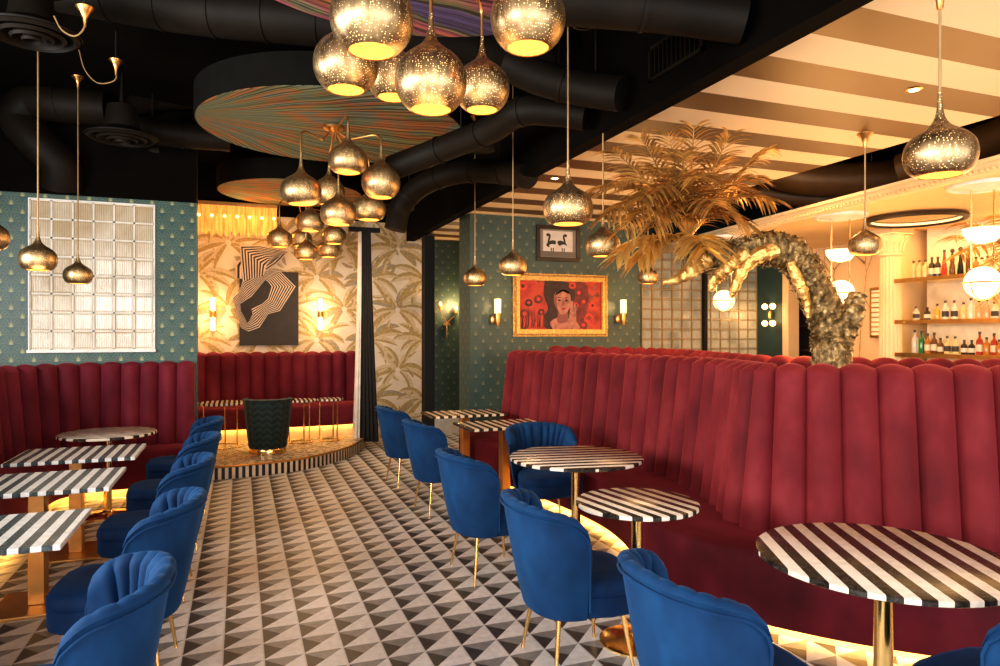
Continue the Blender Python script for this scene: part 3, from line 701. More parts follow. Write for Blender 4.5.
for px, py, d, lb, q in ((85,11,4.4,'brass ceiling cup with a swagged cord, upper one at left',[(85,14),(84,28),(75,36),(62,30),(54,16)]),(116,63,5.6,'brass ceiling cup with a swagged cord, lower one at left',[(116,66),(115,80),(98,83),(85,70),(79,50)])):
    o = empty('ceiling_cup', at(px,py,d)); tag(o, lb, 'ceiling cup', 'brass ceiling cups')
    MB().lathe([(.008,-.10),(.014,-.05),(.03,-.01),(.055,.02),(.055,.025)], n=20).build('cup', 'gold_post', o)
    m = MB(); c = at(px,py,d); m.tube([v-c for v in cr([tuple(at(a,b,d)) for a,b in q], 20)], .005, 6); m.build('cord', 'cord', o)
    MB().tube([(0,0,.02),(0,0,CZ-c.z)], .008, 6).build('rod', 'black', o)
m = MB(); m.tube(cr([tuple(at(*p)) for p in ((568,14,4.4),(572,26,4.42),(583,30,4.6),(594,26,4.9),(598,14,5.1))], 18), .005, 6)
tag(m.build('swag_cord', 'cord'), 'cord looped between two pendant cords at the top of the picture', 'cord')
o = empty('vent_grille', (2.49,3.56,3.38)); tag(o, 'dark vent grille set in the side of the black beam', 'vent')
MB().bb(-.02,0,-.28,.28,-.11,-.09).bb(-.02,0,-.28,.28,.09,.11).bb(-.02,0,-.28,-.26,-.11,.11).bb(-.02,0,.26,.28,-.11,.11).build('frame', 'duct', o, smooth=0)
m = MB()
for k in range(11): m.bb(-.015,0,-.25+k*.046,-.24+k*.046,-.09,.09)
m.build('louvres', 'duct', o, smooth=0)
for px, py, lb in ((914,89,'small recessed downlight in the striped ceiling, upper right'),(555,178,'small recessed downlight at the far end of the striped ceiling')):
    d = (SZ-EYE)*F/(333-py); p = at(px,py,d); p.z = SZ-.002; o = empty('downlight', p); tag(o, lb, 'downlight', 'recessed downlights')
    MB().lathe([(.045,-.004),(.05,0),(.03,.0)], n=24).build('bezel', 'gold_post', o); MB().lathe([(.0301,-.006),(.03,-.004)], n=20).build('lens', glow('downlight_lens', (1,.75,.4), 20), o)

# ------------------------------------------------------------------ alcove: art, sconces, fringe, curtain
def Xc(cx, cy, y=10.84):      # crop measure of the alcove wall -> world, on that wall
    px = 195+cx/5.124; py = 230+cy/5.124; a = (px-500)/F; d = y/(CT-a*ST); return Vector(((a*CT+ST)*d, y, EYE+(333-py)/F*d))
o = empty('wall_sculpture', (0,10.84,0)); tag(o, 'abstract artwork of nested black and cream bands over a charcoal panel', 'artwork')
off = Vector((0,10.84,0))
a = Xc(228,208,10.86); b = Xc(530,590,10.86)
MB().bb(a.x,b.x,.01,.05,b.z,a.z).build('panel', simple('charcoal_panel', (.035,.030,.027), .6), o, smooth=0)
def bands(A, B, n, close, y0, name):
    m = MB()
    pa = [Xc(*p)-off for p in A]; pb = [Xc(*p)-off for p in B]; k = len(pa)
    for i in range(n):
        f0, f1 = i/n, (i+1)/n
        q0 = [x.lerp(y,f0) for x,y in zip(pa,pb)]; q1 = [x.lerp(y,f1) for x,y in zip(pa,pb)]
        yy = y0-.003*(i if i < n/2 else n-i)-(i%2)*.003
        for j in range(k if close else k-1):
            u_, v_ = j, (j+1)%k
            pts = [(q0[u_].x,yy,q0[u_].z),(q0[v_].x,yy,q0[v_].z),(q1[v_].x,yy,q1[v_].z),(q1[u_].x,yy,q1[u_].z)]
            m.add(pts, [(0,1,2,3)], i%2); m.add([(x,yy+.012,z) for x,_,z in pts]+pts, [(0,1,5,4),(2,3,7,6)], i%2)
    return m.build(name, [simple('band_cream', (.72,.58,.44), .5), 'riser_b'], o, smooth=0)
bands([(375,205),(440,215),(515,290),(435,415),(375,430),(330,500),(275,520),(235,500),(215,430),(195,345),(225,320),(245,262)],
      [(360,255),(375,265),(393,290),(375,350),(345,378),(290,405),(295,430),(268,480),(255,450),(235,415),(232,378),(290,340)], 17, True, -.01, 'band_ring')
bands([(245,262),(228,80),(330,80),(478,112)], [(352,236),(362,190),(378,165),(400,150)], 17, False, -.02, 'band_fan')
bands([(205,245),(205,170),(228,150)], [(240,250),(240,200),(240,180)], 3, False, -.005, 'side_band')
bands([(360,215),(425,170),(478,112)], [(365,180),(390,165),(420,140)], 4, False, -.004, 'tail_band')

def alcove_sconce(px, lb):
    p = Xc((px-195)*5.124, 432, 10.9); o = empty('wall_sconce', (p.x,10.9,p.z)); tag(o, lb, 'wall sconce', 'alcove wall sconces')
    MB().lathe([(.035,-.05),(.04,-.045),(.04,.045),(.035,.05)], (0,-.07,0), 20).build('bracket', 'gold_post', o)
    MB().tube([(0,0,0),(0,-.06,0)], .02, 10).build('arm', 'gold_post', o)
    for s in (1,-1): MB().lathe([(.033,s*.05),(.033,s*.24)], (0,-.07,0), 20).build('glass_tube', 'sconce_glass', o)
    for s in (1,-1): plight((p.x,10.70,p.z+s*.15), 4.5)
alcove_sconce(213,'lit double glass tube sconce left of the alcove artwork'); alcove_sconce(320,'lit double glass tube sconce right of the alcove artwork')
o = empty('glass_rod_light', (0,10.78,3.5)); tag(o, 'amber glass rod fringe light glowing along the top of the alcove wall', 'light fixture')
MB().bb(-.64,.52,-.03,.03,.0,.05).build('rail', 'gold_post', o, smooth=0)
g = NG('amber_glass_rod'); n_ = g.noise(30, stretch=(1,1,.1)); g.base(g.ramp(n_, [(.3,(.5,.22,.04)),(.7,(1,.6,.2))])); g.put(g.b.inputs['Emission Color'], (1,.45,.10,1)); g.set(Emission_Strength=g.ma('MULTIPLY', n_, 1.3), Roughness=.2)
m = MB()
for k in range(95):
    x = -.63+k*.0121; m.tube([(x,random.uniform(-.02,.02),0),(x,random.uniform(-.02,.02),-.36-.06*abs(sin(k*.37))-.03*random.random())], .0055, 5)
rd = m.build('glass_rods', g.m, o); rd['kind'] = 'stuff'
for k in range(7): 
    MB().sphere((-.55+k*.17,-.05,-.16), .022, 8).build('bulb', 'sconce_glass', o)
plight((0,10.3,3.25), 8, (1,.5,.15)); plight((.4,10.3,3.25), 6, (1,.5,.15))

cu = empty('curtain', (1.67,9.95,0)); tag(cu, 'gathered black and white striped curtain hanging at the right end of the stage', 'curtain')
m = MB(); rows = []; NC = 96
for j in range(15):
    z = 3.12-(3.12-.10)*j/14; f = j/14; wd = .085+.11*f**1.4; col = []
    for i in range(NC+1):
        t = i/NC*2-1; ph = i/NC*2*pi*6.5
        col.append(Vector((t*wd*CT+.04*cos(ph)*.5+.02*f, -t*wd*ST*1.0+.055*sin(ph)*(.7+.5*f), z)))
    rows.append(col)
for i in range(NC):
    m.grid([[r[i],r[i+1]] for r in rows], (0 if any(a_ <= i/NC < b_ for a_, b_ in ((0,.13),(.20,.26),(.30,.32),(.45,.50),(.66,.68),(.80,.85),(.93,1.01))) else 1))
m.build('cloth', [simple('curtain_white', (.66,.62,.56), .8), simple('curtain_black', (.012,.011,.011), .85)], cu, smooth=180)
MB().bb(-.22,.22,-.05,.05,3.10,3.16).build('curtain_rail', 'black', cu, smooth=0)

# ------------------------------------------------------------------ art wall
def frame_bars(m, x0,x1,z0,z1,w,y0,y1,mi=0):
    m.bb(x0,x1,y0,y1,z0,z0+w,mi).bb(x0,x1,y0,y1,z1-w,z1,mi).bb(x0,x0+w,y0,y1,z0+w,z1-w,mi).bb(x1-w,x1,y0,y1,z0+w,z1-w,mi); return m
x0,x1,z0,z1 = 3.30,4.68,1.605,2.43
o = empty('portrait_painting', ((x0+x1)/2,8.30,z0)); tag(o, 'red painted portrait of a dark-haired woman in an ornate gold frame', 'painting')
hx = (x1-x0)/2; H = z1-z0
m = MB(); frame_bars(m,-hx,hx,0,H,.05,-.03,0); frame_bars(m,-hx+.04,hx-.04,.04,H-.04,.045,-.045,0); frame_bars(m,-hx+.075,hx-.075,.075,H-.075,.018,-.03,0)
for k in range(46):
    t = -hx+.03+k*(2*hx-.06)/45
    for z in (.022,H-.022): m.sphere((t,-.034,z), .013, 4)
for k in range(26):
    t = .03+k*(H-.06)/25
    for x in (-hx+.022,hx-.022): m.sphere((x,-.034,t), .013, 4)
m.build('gold_frame', simple('ornate_gilt', (.50,.31,.11), .42, .8, 40, .4), o, bevel=0)
g = NG('painted_red'); n1 = g.noise(5, detail=6); g.base(g.ramp(n1, [(.32,(.16,.012,.010)),(.45,(.40,.022,.014)),(.58,(.46,.05,.02)),(.68,(.07,.015,.015))])); g.set(Roughness=.5); redp = g.m
m = MB().bb(-hx+.08,hx-.08,-.012,0,.08,H-.08); m.build('canvas', redp, o, smooth=0)
def pt(cx, cy): # crop (500,220 scale 5.325) -> local coords of painting
    u_ = (cx-100)/(540-100)*(2*hx-.17)-(hx-.085); w_ = (588-cy)/(588-315)*(H-.17)+.085; return u_, w_
def blob(pts, y, mi, m, n=36):
    P = [pt(*p) for p in pts]; P = [(a,b,0) for a,b in P]
    C = cr(P+[P[0]], n)[:-1]; c = sum(C, Vector())/len(C)
    o_ = len(m.v); m.v.append((c.x,y,c.y)); m.v += [(q.x,y,q.y) for q in C]; k = len(C)
    for i in range(k): m.f.append((o_, o_+1+i, o_+1+(i+1)%k)); m.mi.append(mi)
pm = MB(); mats = [simple('paint_hair', (.035,.014,.014), .6,0,14,.4), simple('paint_skin', (.38,.15,.105), .6,0,16,.4), simple('paint_shadow', (.22,.07,.06), .6), simple('paint_lips', (.30,.02,.02), .5), simple('paint_dark_red', (.14,.02,.02), .6,0,14,.4), simple('paint_bright_red', (.50,.03,.02), .5,0,12,.4)]
blob([(232,318),(330,316),(385,345),(395,400),(375,470),(400,560),(330,580),(240,580),(225,520),(250,470),(228,400)], -.014, 0, pm)
blob([(370,320),(450,325),(470,400),(460,480),(430,560),(380,580),(370,480),(380,400)], -.0135, 4, pm)
blob([(275,585),(262,545),(300,520),(340,520),(400,540),(410,585)], -.016, 1, pm)
blob([(305,480),(350,480),(352,540),(300,545)], -.017, 2, pm)
blob([(292,378),(320,356),(350,362),(368,392),(370,440),(356,482),(332,502),(308,492),(288,450),(280,408)], -.018, 1, pm)
blob([(285,400),(300,362),(335,348),(362,362),(372,392),(350,370),(322,366),(300,384)], -.0195, 0, pm)
blob([(282,400),(294,410),(296,450),(305,485),(290,460),(280,430)], -.0195, 2, pm, 20)
for cx in (308,347):
    blob([(cx-14,413),(cx,406),(cx+14,412),(cx,410)], -.0195, 0, pm, 16); blob([(cx-11,424),(cx,418),(cx+11,424),(cx,430)], -.0195, 0, pm, 16)
blob([(327,425),(333,425),(338,448),(330,453),(322,448)], -.0193, 2, pm, 16); blob([(316,470),(330,464),(346,470),(331,478)], -.0195, 3, pm, 16)
blob([(362,440),(376,425),(386,440),(398,470),(400,520),(398,580),(366,580),(360,520),(366,480)], -.020, 1, pm)
for k in range(4): blob([(372+k*9,430+k*9),(378+k*9,428+k*9),(384+k*7,480),(378+k*7,482)], -.0212, 2 if k%2 else 1, pm, 14)
for cx, cy, rr, mi in ((380,340,20,5),(415,380,22,4),(440,430,24,4),(400,450,16,5),(470,520,26,5),(440,560,22,4),(200,420,24,4),(150,440,20,0),(130,500,26,4),(180,540,20,5),(215,490,18,0),(505,350,16,2),(120,350,24,5),(490,450,20,5)):
    blob([(cx+rr*cos(a_)*(1+.2*sin(3*a_)), cy+rr*sin(a_)) for a_ in [k*pi/4 for k in range(8)]], -.0165, mi, pm, 20)
    blob([(cx+rr*.45*cos(a_), cy+rr*.45*sin(a_)) for a_ in [k*pi/3 for k in range(6)]], -.0172, 4 if mi == 5 else 5, pm, 14)
for k in range(12):
    cx = 112+k*10; blob([(cx,580),(cx+3,540-12*(k%3)),(cx+6,500-14*(k%4)),(cx+8,560)], -.0168, (0,5,4)[k%3], pm, 14)
pm.build('painted_figure', mats, o, smooth=0)
# black framed photograph
a = (3.63,4.26,2.60,3.07)
o = empty('framed_photograph', ((a[0]+a[1])/2,8.30,a[2])); tag(o, 'black and white photograph of two birds in a dark frame above the portrait', 'picture')
hw = (a[1]-a[0])/2; hh = a[3]-a[2]
m = MB(); frame_bars(m,-hw,hw,0,hh,.05,-.03,0); m.build('frame', simple('dark_frame', (.02,.012,.008), .3), o, smooth=0, bevel=.004)
m = MB().bb(-hw+.05,hw-.05,-.01,0,.05,hh-.05).bb(-hw+.10,hw-.10,-.012,0,.13,hh-.07, 1).bb(-hw+.06,hw-.06,-.011,0,.06,.13,2)
def el(cx, cz, rx, rz, mi, y=-.014, rot=0):
    n=18; o_=len(m.v); m.v += [(cx+rx*cos(2*pi*k/n)*cos(rot)-rz*sin(2*pi*k/n)*sin(rot), y, cz+rx*cos(2*pi*k/n)*sin(rot)+rz*sin(2*pi*k/n)*cos(rot)) for k in range(n)]; m.f.append(tuple(range(o_,o_+n))); m.mi.append(mi)
for cx, s in ((-.10,1),(.06,-1)):
    el(cx,.23,.075,.04,3,rot=.4*s); el(cx-.03*s,.29,.014,.06,3,rot=-.3*s); el(cx-.045*s,.345,.028,.02,3); el(cx+.02,.20,.05,.025,1,-.015); el(cx,.16,.008,.04,3); el(cx+.03,.16,.008,.04,3)
m.build('print', [simple('photo_grey', (.20,.17,.14), .4), simple('photo_pale', (.55,.50,.45), .4), simple('photo_mid', (.12,.10,.085), .4), simple('photo_dark', (.015,.013,.012), .4)], o, smooth=0)
def teal_sconce(x, z, y, lb):
    o = empty('wall_sconce', (x,y,z)); tag(o, lb, 'wall sconce', 'glass cylinder sconces')
    MB().lathe([(.045,-.05),(.05,-.04),(.05,.04),(.045,.05)], (-.03,-.02,-.12), 18).build('backplate', 'gold_post', o)
    MB().tube([(-.03,-.02,-.12),(0,-.10,-.14),(0,-.11,-.10),(0,-.11,-.05)], .010, 8).build('arm', 'gold_post', o)
    MB().lathe([(.02,-.20),(.035,-.12),(.035,-.05),(.05,-.04)], (0,-.11,0), 18).build('cup', 'gold_post', o)
    MB().lathe([(.040,-.04),(.042,.14)], (0,-.11,0), 20, cap=False).build('glass_shade', glow('sconce_cylinder', (1,.58,.22), 3), o)
    MB().sphere((0,-.11,.02), .024, 8).build('bulb', 'bulb', o)
    plight((x,y-.14,z+.05), 12)
teal_sconce(3.054,1.94,8.30,'lit brass and glass sconce left of the red portrait'); teal_sconce(4.878,1.96,8.30,'lit brass and glass sconce right of the red portrait')
# torch sconce in the recess
p = Vector((3.16,10.87,1.82)); o = empty('torch_sconce', p); tag(o, 'two-armed brass torch sconce on the dark recessed wall', 'wall sconce')
MB().lathe([(.055,-.02),(.06,0),(.055,.02)], (0,-.02,-.03), 20).build('backplate', 'gold_post', o)
MB().tube([(0,-.03,0),(0,-.03,-.25)], [.014,.004], 8).build('spike', 'gold', o)
for s, q in ((-1,.9),(1,.75)):
    MB().tube([(0,-.03,0),(s*.05,-.08,.06),(s*.10,-.10,.10),(s*.13,-.10,.20 if s<0 else .14)], .008, 8).build('arm', 'gold_post', o)
    MB().lathe([(.02,0),(.032,.01),(.028,.07)], (s*.13,-.10,.20 if s<0 else .14), 16).build('candle_cup', 'gold_post', o)
    MB().sphere((s*.13,-.10,.30 if s<0 else .23), .024, 8, sz=1.4).build('bulb', 'sconce_glass', o)
plight((3.30,10.68,2.08), 26)
p = Vector((8.28,9.12,1.95)); o = empty('double_sconce', p); tag(o, 'double globe brass sconce on the dark teal column by the glass blocks', 'wall sconce')
MB().lathe([(.03,-.06),(.035,0),(.03,.06)], (-.06,0,0), 16).build('bracket', 'gold_post', o)
for s in (-1,1):
    for t in (-1,1): MB().sphere((-.09,t*.09,s*.14), .05, 8).build('globe', 'sconce_glass', o)
plight((8.0,9.1,1.95), 8)

# ------------------------------------------------------------------ bar
def globe_light(x, y, lb):
    o = empty('globe_pendant', (x,y,2.95)); tag(o, lb, 'pendant lamp', 'opal globe pendants over the bar')
    MB().lathe([(.02,-.06),(.10,-.045),(.22,-.02),(.24,-.035),(.27,-.03),(.28,-.005),(.28,0)], n=40).build('ceiling_medallion', 'white_metal', o)
    for s in (-1,1): MB().tube([(s*.10*CT,-s*.10*ST,-.04),(s*.10*CT,-s*.10*ST,-.74)], .0075, 8).build('rod', 'gold', o)
    MB().lathe([(.02,-.52),(.10,-.50),(.145,-.44),(.155,-.39),(.15,-.385),(.02,-.39)], n=36).build('bowl_shade', 'globe', o)
    MB().sphere((0,0,-.86), .143, 14).build('globe', 'globe', o)
    MB().tube([(.15*cos(a*pi/16),.15*sin(a*pi/16),-.86) for a in range(33)], .006, 6).build('cage_ring', 'gold', o)
    for q in (0,pi/2): MB().tube([(.15*cos(a*pi/16)*cos(q),.15*cos(a*pi/16)*sin(q),-.86-.15*abs(sin(a*pi/16)) if a<=16 else -.86-.0) for a in range(17)], .005, 6).build('cage_hoop', 'gold', o)
globe_light(6.19,5.79,'opal globe and bowl pendant beside the palm trunk'); globe_light(6.08,4.16,'opal globe and bowl pendant at the right edge over the bar'); globe_light(6.15,7.70,'opal globe pendant in a brass cage seen below the palm')
o = empty('ring_light', (7.05,5.57,2.94), R(-20)); tag(o, 'large flat dark ring light on the cream bar soffit', 'light fixture')
MB().lathe([(.44,0),(.50,0),(.51,-.03),(.49,-.05),(.46,-.05),(.44,-.03),(.44,0)], n=64, cap=False).build('ring', 'dark_wood', o)
MB().lathe([(.44,-.002),(.435,-.022),(.44,-.03)], n=48, cap=False).build('lit_strip', glow('soft_strip', (1,.66,.30), 1.4), o)
# fluted column
o = empty('fluted_column', (7.62,6.36,0)); tag(o, 'cream fluted column with scrolled capital beside the bottle shelves', 'column')
n = 160; m = MB(); rows = []
for z, r in ((.3,.135),(1.4,.130),(2.62,.118)):
    rows.append([(r*(1-.07*abs(sin(k*pi*10*2/n/1.0))**.7)*cos(2*pi*k/n), r*(1-.07*abs(sin(k*pi*10*2/n))**.7)*sin(2*pi*k/n), z) for k in range(n)])
m.grid(rows, wrap=True); m.build('shaft', 'cream', o, smooth=60)
MB().lathe([(.17,0),(.17,.15),(.16,.18),(.16,.24),(.14,.28),(.14,.31)], n=40).build('base', 'cream', o)
m = MB().lathe([(.12,2.60),(.135,2.62),(.125,2.65),(.135,2.75),(.16,2.85),(.17,2.87)], n=40).bb(-.18,.18,-.18,.18,2.87,2.95)
for k in range(12):
    a = 2*pi*k/12; m.tube([(.13*cos(a),.13*sin(a),2.66),(.155*cos(a),.155*sin(a),2.76),(.185*cos(a),.185*sin(a),2.80),(.18*cos(a),.18*sin(a),2.77)], [.02,.018,.012,.006], 6)
m.build('capital', 'cream', o)
o = empty('ribbed_sconce', (8.28,7.06,1.60)); tag(o, 'tall rectangular ribbed glass and brass sconce on the marble wall', 'wall sconce')
MB().bb(-.06,.0,-.10,.10,0,.66).build('lit_glass', glow('ribbed_lit', (1,.56,.24), .35), o, smooth=0)
m = MB().bb(-.075,0,-.115,.115,-.02,.02).bb(-.075,0,-.115,.115,.64,.68)
for k in range(9): m.bb(-.07,-.055,-.10,.10,.06+k*.067,.075+k*.067)
for y in (-.11,.11): m.bb(-.075,0,y-.008,y+.008,0,.66)
m.build('brass_ribs', 'gold_post', o, smooth=0)
for zz, lb in ((2.31,'top glass bottle shelf with lit brass edge'),(1.805,'middle glass bottle shelf with lit brass edge'),(1.405,'lowest visible bottle shelf with lit brass edge')):
    o = empty('bottle_shelf', (7.8,3.9,zz)); tag(o, lb, 'shelf', 'bottle shelves')
    MB().bb(-.22,.24,-2.4,2.4,-.012,.0).build('shelf_board', simple('shelf_glass', (.55,.45,.25), .15), o, smooth=0)
    MB().bb(-.24,-.22,-2.4,2.4,-.045,.005).build('shelf_edge', 'gold_post', o, smooth=0)
# bottles
BC = {'pale':(.72,.58,.30),'clear':(.75,.70,.58),'dark':(.03,.02,.015),'red':(.45,.05,.02),'black':(.012,.01,.01),'amber':(.50,.20,.03),'yellow':(.66,.42,.08),'peach':(.78,.42,.22),'green':(.03,.22,.07),'brown':(.18,.07,.02)}
for k_, c_ in BC.items():
    M['b_'+k_] = simple('bottle_'+k_, c_, .12, 0, 5, .1, Transmission_Weight=.35 if k_ not in ('dark','black') else 0.0)
M['b_label'] = simple('paper_label', (.70,.60,.45), .6); M['b_labeld'] = simple('dark_label', (.05,.04,.035), .6); M['b_cap'] = simple('bottle_cap', (.06,.04,.02), .4)
shelves = [(2.31,279,[(55,'pale',17,0),(78,'pale',17,0),(103,'pale',17,0),(128,'dark',19,1),(152,'dark',19,1),(178,'red',25,3),(210,'brown',25,2),(243,'black',26,2),(278,'brown',26,0),(305,'amber',16,0),(330,'clear',15,1),(352,'pale',16,0),(376,'clear',18,0)]),
 (1.805,320,[(65,'clear',13,1),(110,'dark',12,1),(150,'yellow',15,0),(182,'clear',18,1),(218,'clear',18,1),(255,'pale',16,0),(285,'clear',20,0),(317,'peach',18,0),(348,'peach',19,0),(380,'clear',16,1)]),
 (1.405,351,[(60,'clear',22,0),(87,'green',21,0),(112,'amber',19,1),(138,'brown',20,1),(163,'brown',15,1),(190,'pale',17,1),(222,'pale',17,1),(258,'dark',14,1),(288,'dark',14,1),(320,'red',22,1),(348,'amber',17,0),(378,'red',21,1),(398,'amber',15,0)])]
names = {'pale':'pale gold','clear':'clear glass','dark':'dark','red':'red','black':'black','amber':'amber','yellow':'yellow','peach':'peach pink','green':'green','brown':'brown'}
ords = ['first','second','third','fourth','fifth','sixth','seventh','eighth','ninth','tenth','eleventh','twelfth','thirteenth']
for (zz, py, L_), sn in zip(shelves, ('top','middle','lowest')):
    for i, (cx, colr, hpx, lab) in enumerate(L_):
        px = 900+cx/4.01; a = (px-500)/F; d = 7.68/(a*CT+ST); y = (CT-a*ST)*d; h = hpx/F*d*1.05; r = .035
        if colr == 'black' or lab == 3: pr = [(r,0),(r,.02*h),(r*.9,.3*h),(r*.55,.55*h),(r*.42,.75*h),(r*.3,.9*h)]
        elif lab == 2: pr = [(r*.7,0),(r,.1*h),(r*.9,.35*h),(r*.6,.5*h),(r*.8,.62*h),(r*.5,.75*h),(r*.3,.88*h)]
        else: pr = [(r,0),(r*1.02,.02*h),(r*1.02,.56*h),(r*.85,.66*h),(r*.38,.74*h),(r*.32,.90*h)]
        b = MB().lathe(pr, n=16).build('bottle', 'b_'+colr, loc=(7.68,y,zz+.001))
        tag(b, f'{names[colr]} bottle, {ords[i]} from the column on the {sn} bar shelf', 'bottle', f'bottles on the {sn} bar shelf')
        MB().lathe([(r*.40,.89*h),(r*.42,.90*h),(r*.42,1.0*h),(r*.36,1.01*h)] if lab != 2 else [(r*.3,.86*h),(r*.7,.92*h),(r*.7,.97*h),(r*.3,1.03*h)], n=12).build('cap', 'b_cap', b)
        if lab == 1:
            MB().lathe([(r*1.05,.15*h),(r*1.05,.45*h)], n=16, cap=False).build('bottle_label', 'b_labeld' if colr in ('clear','pale') else 'b_label', b)
# picture and shelving in the doorway niche
o = empty('dark_shelf_unit', (8.8,8.4,0)); tag(o, 'dark shelf unit seen through the doorway beside the palm trunk', 'shelf unit')
MB().bb(-.02,.08,-.75,.9,0,2.9).build('back_panel', 'dark_wood', o, smooth=0)
for z in (1.35,1.75,2.35): MB().bb(-.25,0,-.7,.8,z,z+.04).build('shelf_board', 'dark_wood', o, smooth=0)
o = empty('small_framed_picture', (8.55,8.42,1.80)); tag(o, 'small framed picture standing on the dark shelf behind the palm trunk', 'picture')
m = MB(); m.bb(-.02,.0,-.15,.15,0,.42); m.build('frame', 'gold_post', o, smooth=0); MB().bb(-.025,-.02,-.12,.12,.03,.39).build('print', simple('pale_print', (.35,.28,.2), .6), o, smooth=0)

# ------------------------------------------------------------------ golden palm
pm_ = empty('golden_palm', (4.0,3.82,0)); tag(pm_, 'golden artificial palm tree with fibrous leaning trunk arching over the banquette', 'palm')
b0 = V(4.0,3.82,0)
def rough_tube(pts, rad, n, ring, amp, mat, name, parent, seed):
    rnd = random.Random(seed); P = cr([tuple(p) for p in pts], ring); rr = cr([(x,0,0) for x in rad], ring)
    m = MB(); m.tube(P, [r[0] for r in rr], n)
    for i in range(len(m.v)):
        k = min(ring-1, i//n); c = P[k]; v = Vector(m.v[i]); f = 1+rnd.uniform(-amp,amp)+.10*sin(k*1.7+i%n); m.v[i] = tuple(c+(v-c)*f)
    return m.build(name, mat, parent, smooth=30)
D = 5.0
tp = [V(4.0,3.82,0),V(4.0,3.82,.7)]+[at(831,358,D),at(830,328,D),at(820,302,D),at(808,278,D),at(795,258,D),at(775,249,D),at(752,251,D),at(725,257,D-.02),at(702,256,D-.05),at(690,246,D-.05)]
rough_tube([p-b0 for p in tp], [.15,.135,.130,.130,.125,.115,.12,.122,.11,.10,.09,.06], 30, 130, .06, 'bark', 'trunk', pm_, 1)
rough_tube([at(832,352,D)-b0,at(842,332,D-.03)-b0,at(852,312,D-.05)-b0,at(857,296,D)-b0], [.11,.10,.08,.06], 18, 30, .14, 'bark', 'branch_stub', pm_, 2)
rough_tube([at(832,318,D)-b0,at(828,300,D)-b0,at(824,286,D)-b0], [.10,.06,.02], 14, 20, .12, 'bark', 'branch_stub', pm_, 7)
for pts_, rd, sd in (([(776,250),(756,256),(742,270),(734,290),(731,298)],[.06,.055,.045,.03,.012],3),([(745,254),(728,266),(715,280),(710,292)],[.06,.05,.04,.015],4),([(706,258),(692,270),(676,280),(663,283)],[.07,.055,.035,.012],5),([(790,262),(800,285),(806,300),(808,318)],[.03,.04,.03,.01],6)):
    rough_tube([at(a_,b_,D-.10)-b0 for a_,b_ in pts_], rd, 14, 26, .10, 'root', 'golden_root', pm_, sd)
m = MB(); rf = random.Random(5)     # loose fibres of the trunk
P = cr([tuple(p-b0) for p in tp[2:]], 60)
for k in range(520):
    i = rf.randrange(59); p = P[i]; t = (P[min(59,i+1)]-P[max(0,i-1)]).normalized(); u_ = Vector((rf.uniform(-1,1),rf.uniform(-1,1),rf.uniform(-1,1))); u_ = (u_-t*u_.dot(t)).normalized()
    a_ = p+u_*.105; b_ = a_+t*rf.uniform(-.10,.10)+u_*rf.uniform(.0,.035); c_ = b_+t*rf.uniform(-.05,.05)+u_*rf.uniform(0,.02)
    m.tube([a_,b_,c_], [.006,.004,.001], 3)
fb = m.build('trunk_fibres', 'bark', pm_); fb['kind'] = 'stuff'
def frond(parent, c, end, rise, seed, nl=24, ll=.25, wd=.011, mat='gold_leaf', fan=.9):
    rnd = random.Random(seed); c = Vector(c); e = Vector(end); mid = c.lerp(e,.5)+V(0,0,rise)
    R_ = cr([tuple(c), tuple(c.lerp(mid,.55)+V(0,0,rise*.25)), tuple(mid), tuple(mid.lerp(e,.55)+V(0,0,rise*.22)), tuple(e)], 26)
    m = MB(); m.tube(R_, [.012*(1-.8*i/25) for i in range(26)], 6)
    for i in range(nl):
        f = .16+.84*i/(nl-1); k = min(24,int(f*25)); p = R_[k]; t = (R_[k+1]-R_[k]).normalized()
        sd_ = t.cross(V(0,0,1)); sd_ = sd_.normalized() if sd_.length > .1 else V(1,0,0); up = sd_.cross(t)
        for s in (-1,1):
            l = ll*(.55+.55*sin(pi*min(1,f*.85+.1)))*rnd.uniform(.85,1.12)
            d = (sd_*s*fan+t*(.55+.5*f)+up*rnd.uniform(-.1,.35)).normalized(); q = []
            for j in range(5):
                g_ = j/4; q.append(p+d*l*g_+V(0,0,-.42*l*g_*g_))
            w_ = d.cross(V(0,0,1)); w_ = (w_.normalized() if w_.length > .1 else V(0,1,0)); w_ = (w_+up*rnd.uniform(-.6,.6)).normalized()
            hw_ = [wd*.35,wd*.9,wd,wd*.65,.001]
            m.grid([[a_-w_*b_, a_+V(0,0,-b_*.5), a_+w_*b_] for a_, b_ in zip(q,hw_)])
    return m.build('frond', mat, parent, smooth=60)
cc = at(688,238,D)-b0
ends = [(612,150,4.6,.06),(602,186,4.6,.16),(606,214,4.5,.18),(622,230,4.4,.18),(640,136,4.7,.05),(668,132,4.6,.03),(694,125,4.6,.02),(730,134,4.6,.04),(770,148,4.8,.06),(758,178,4.8,.12),(772,200,5.1,.14),(745,222,4.7,.12),(640,200,4.4,.20),(700,178,4.4,.16),(655,168,5.2,.10),(722,160,5.2,.07),(628,178,5.2,.12),(738,190,5.3,.14),(682,152,4.6,.08),(652,228,4.6,.2),(664,188,4.5,.16),(715,205,4.5,.14)]
for x_, y_, d_, rs in ((618,254,4.7,.10),(640,258,4.8,.10),(706,250,4.6,.08)): frond(pm_, at(688,246,D)-b0, at(x_,y_,d_)-b0, rs, 90+x_, 14, .26, .022, 'gold_bright')
for k, (x_, y_, d_, rs) in enumerate(ends): frond(pm_, cc, at(x_,y_,d_)-b0, rs, 20+k)
p2 = empty('golden_palm_spray', at(1040,250,6.9)); tag(p2, 'spray of golden palm fronds before the bottle shelves at the right edge', 'palm')
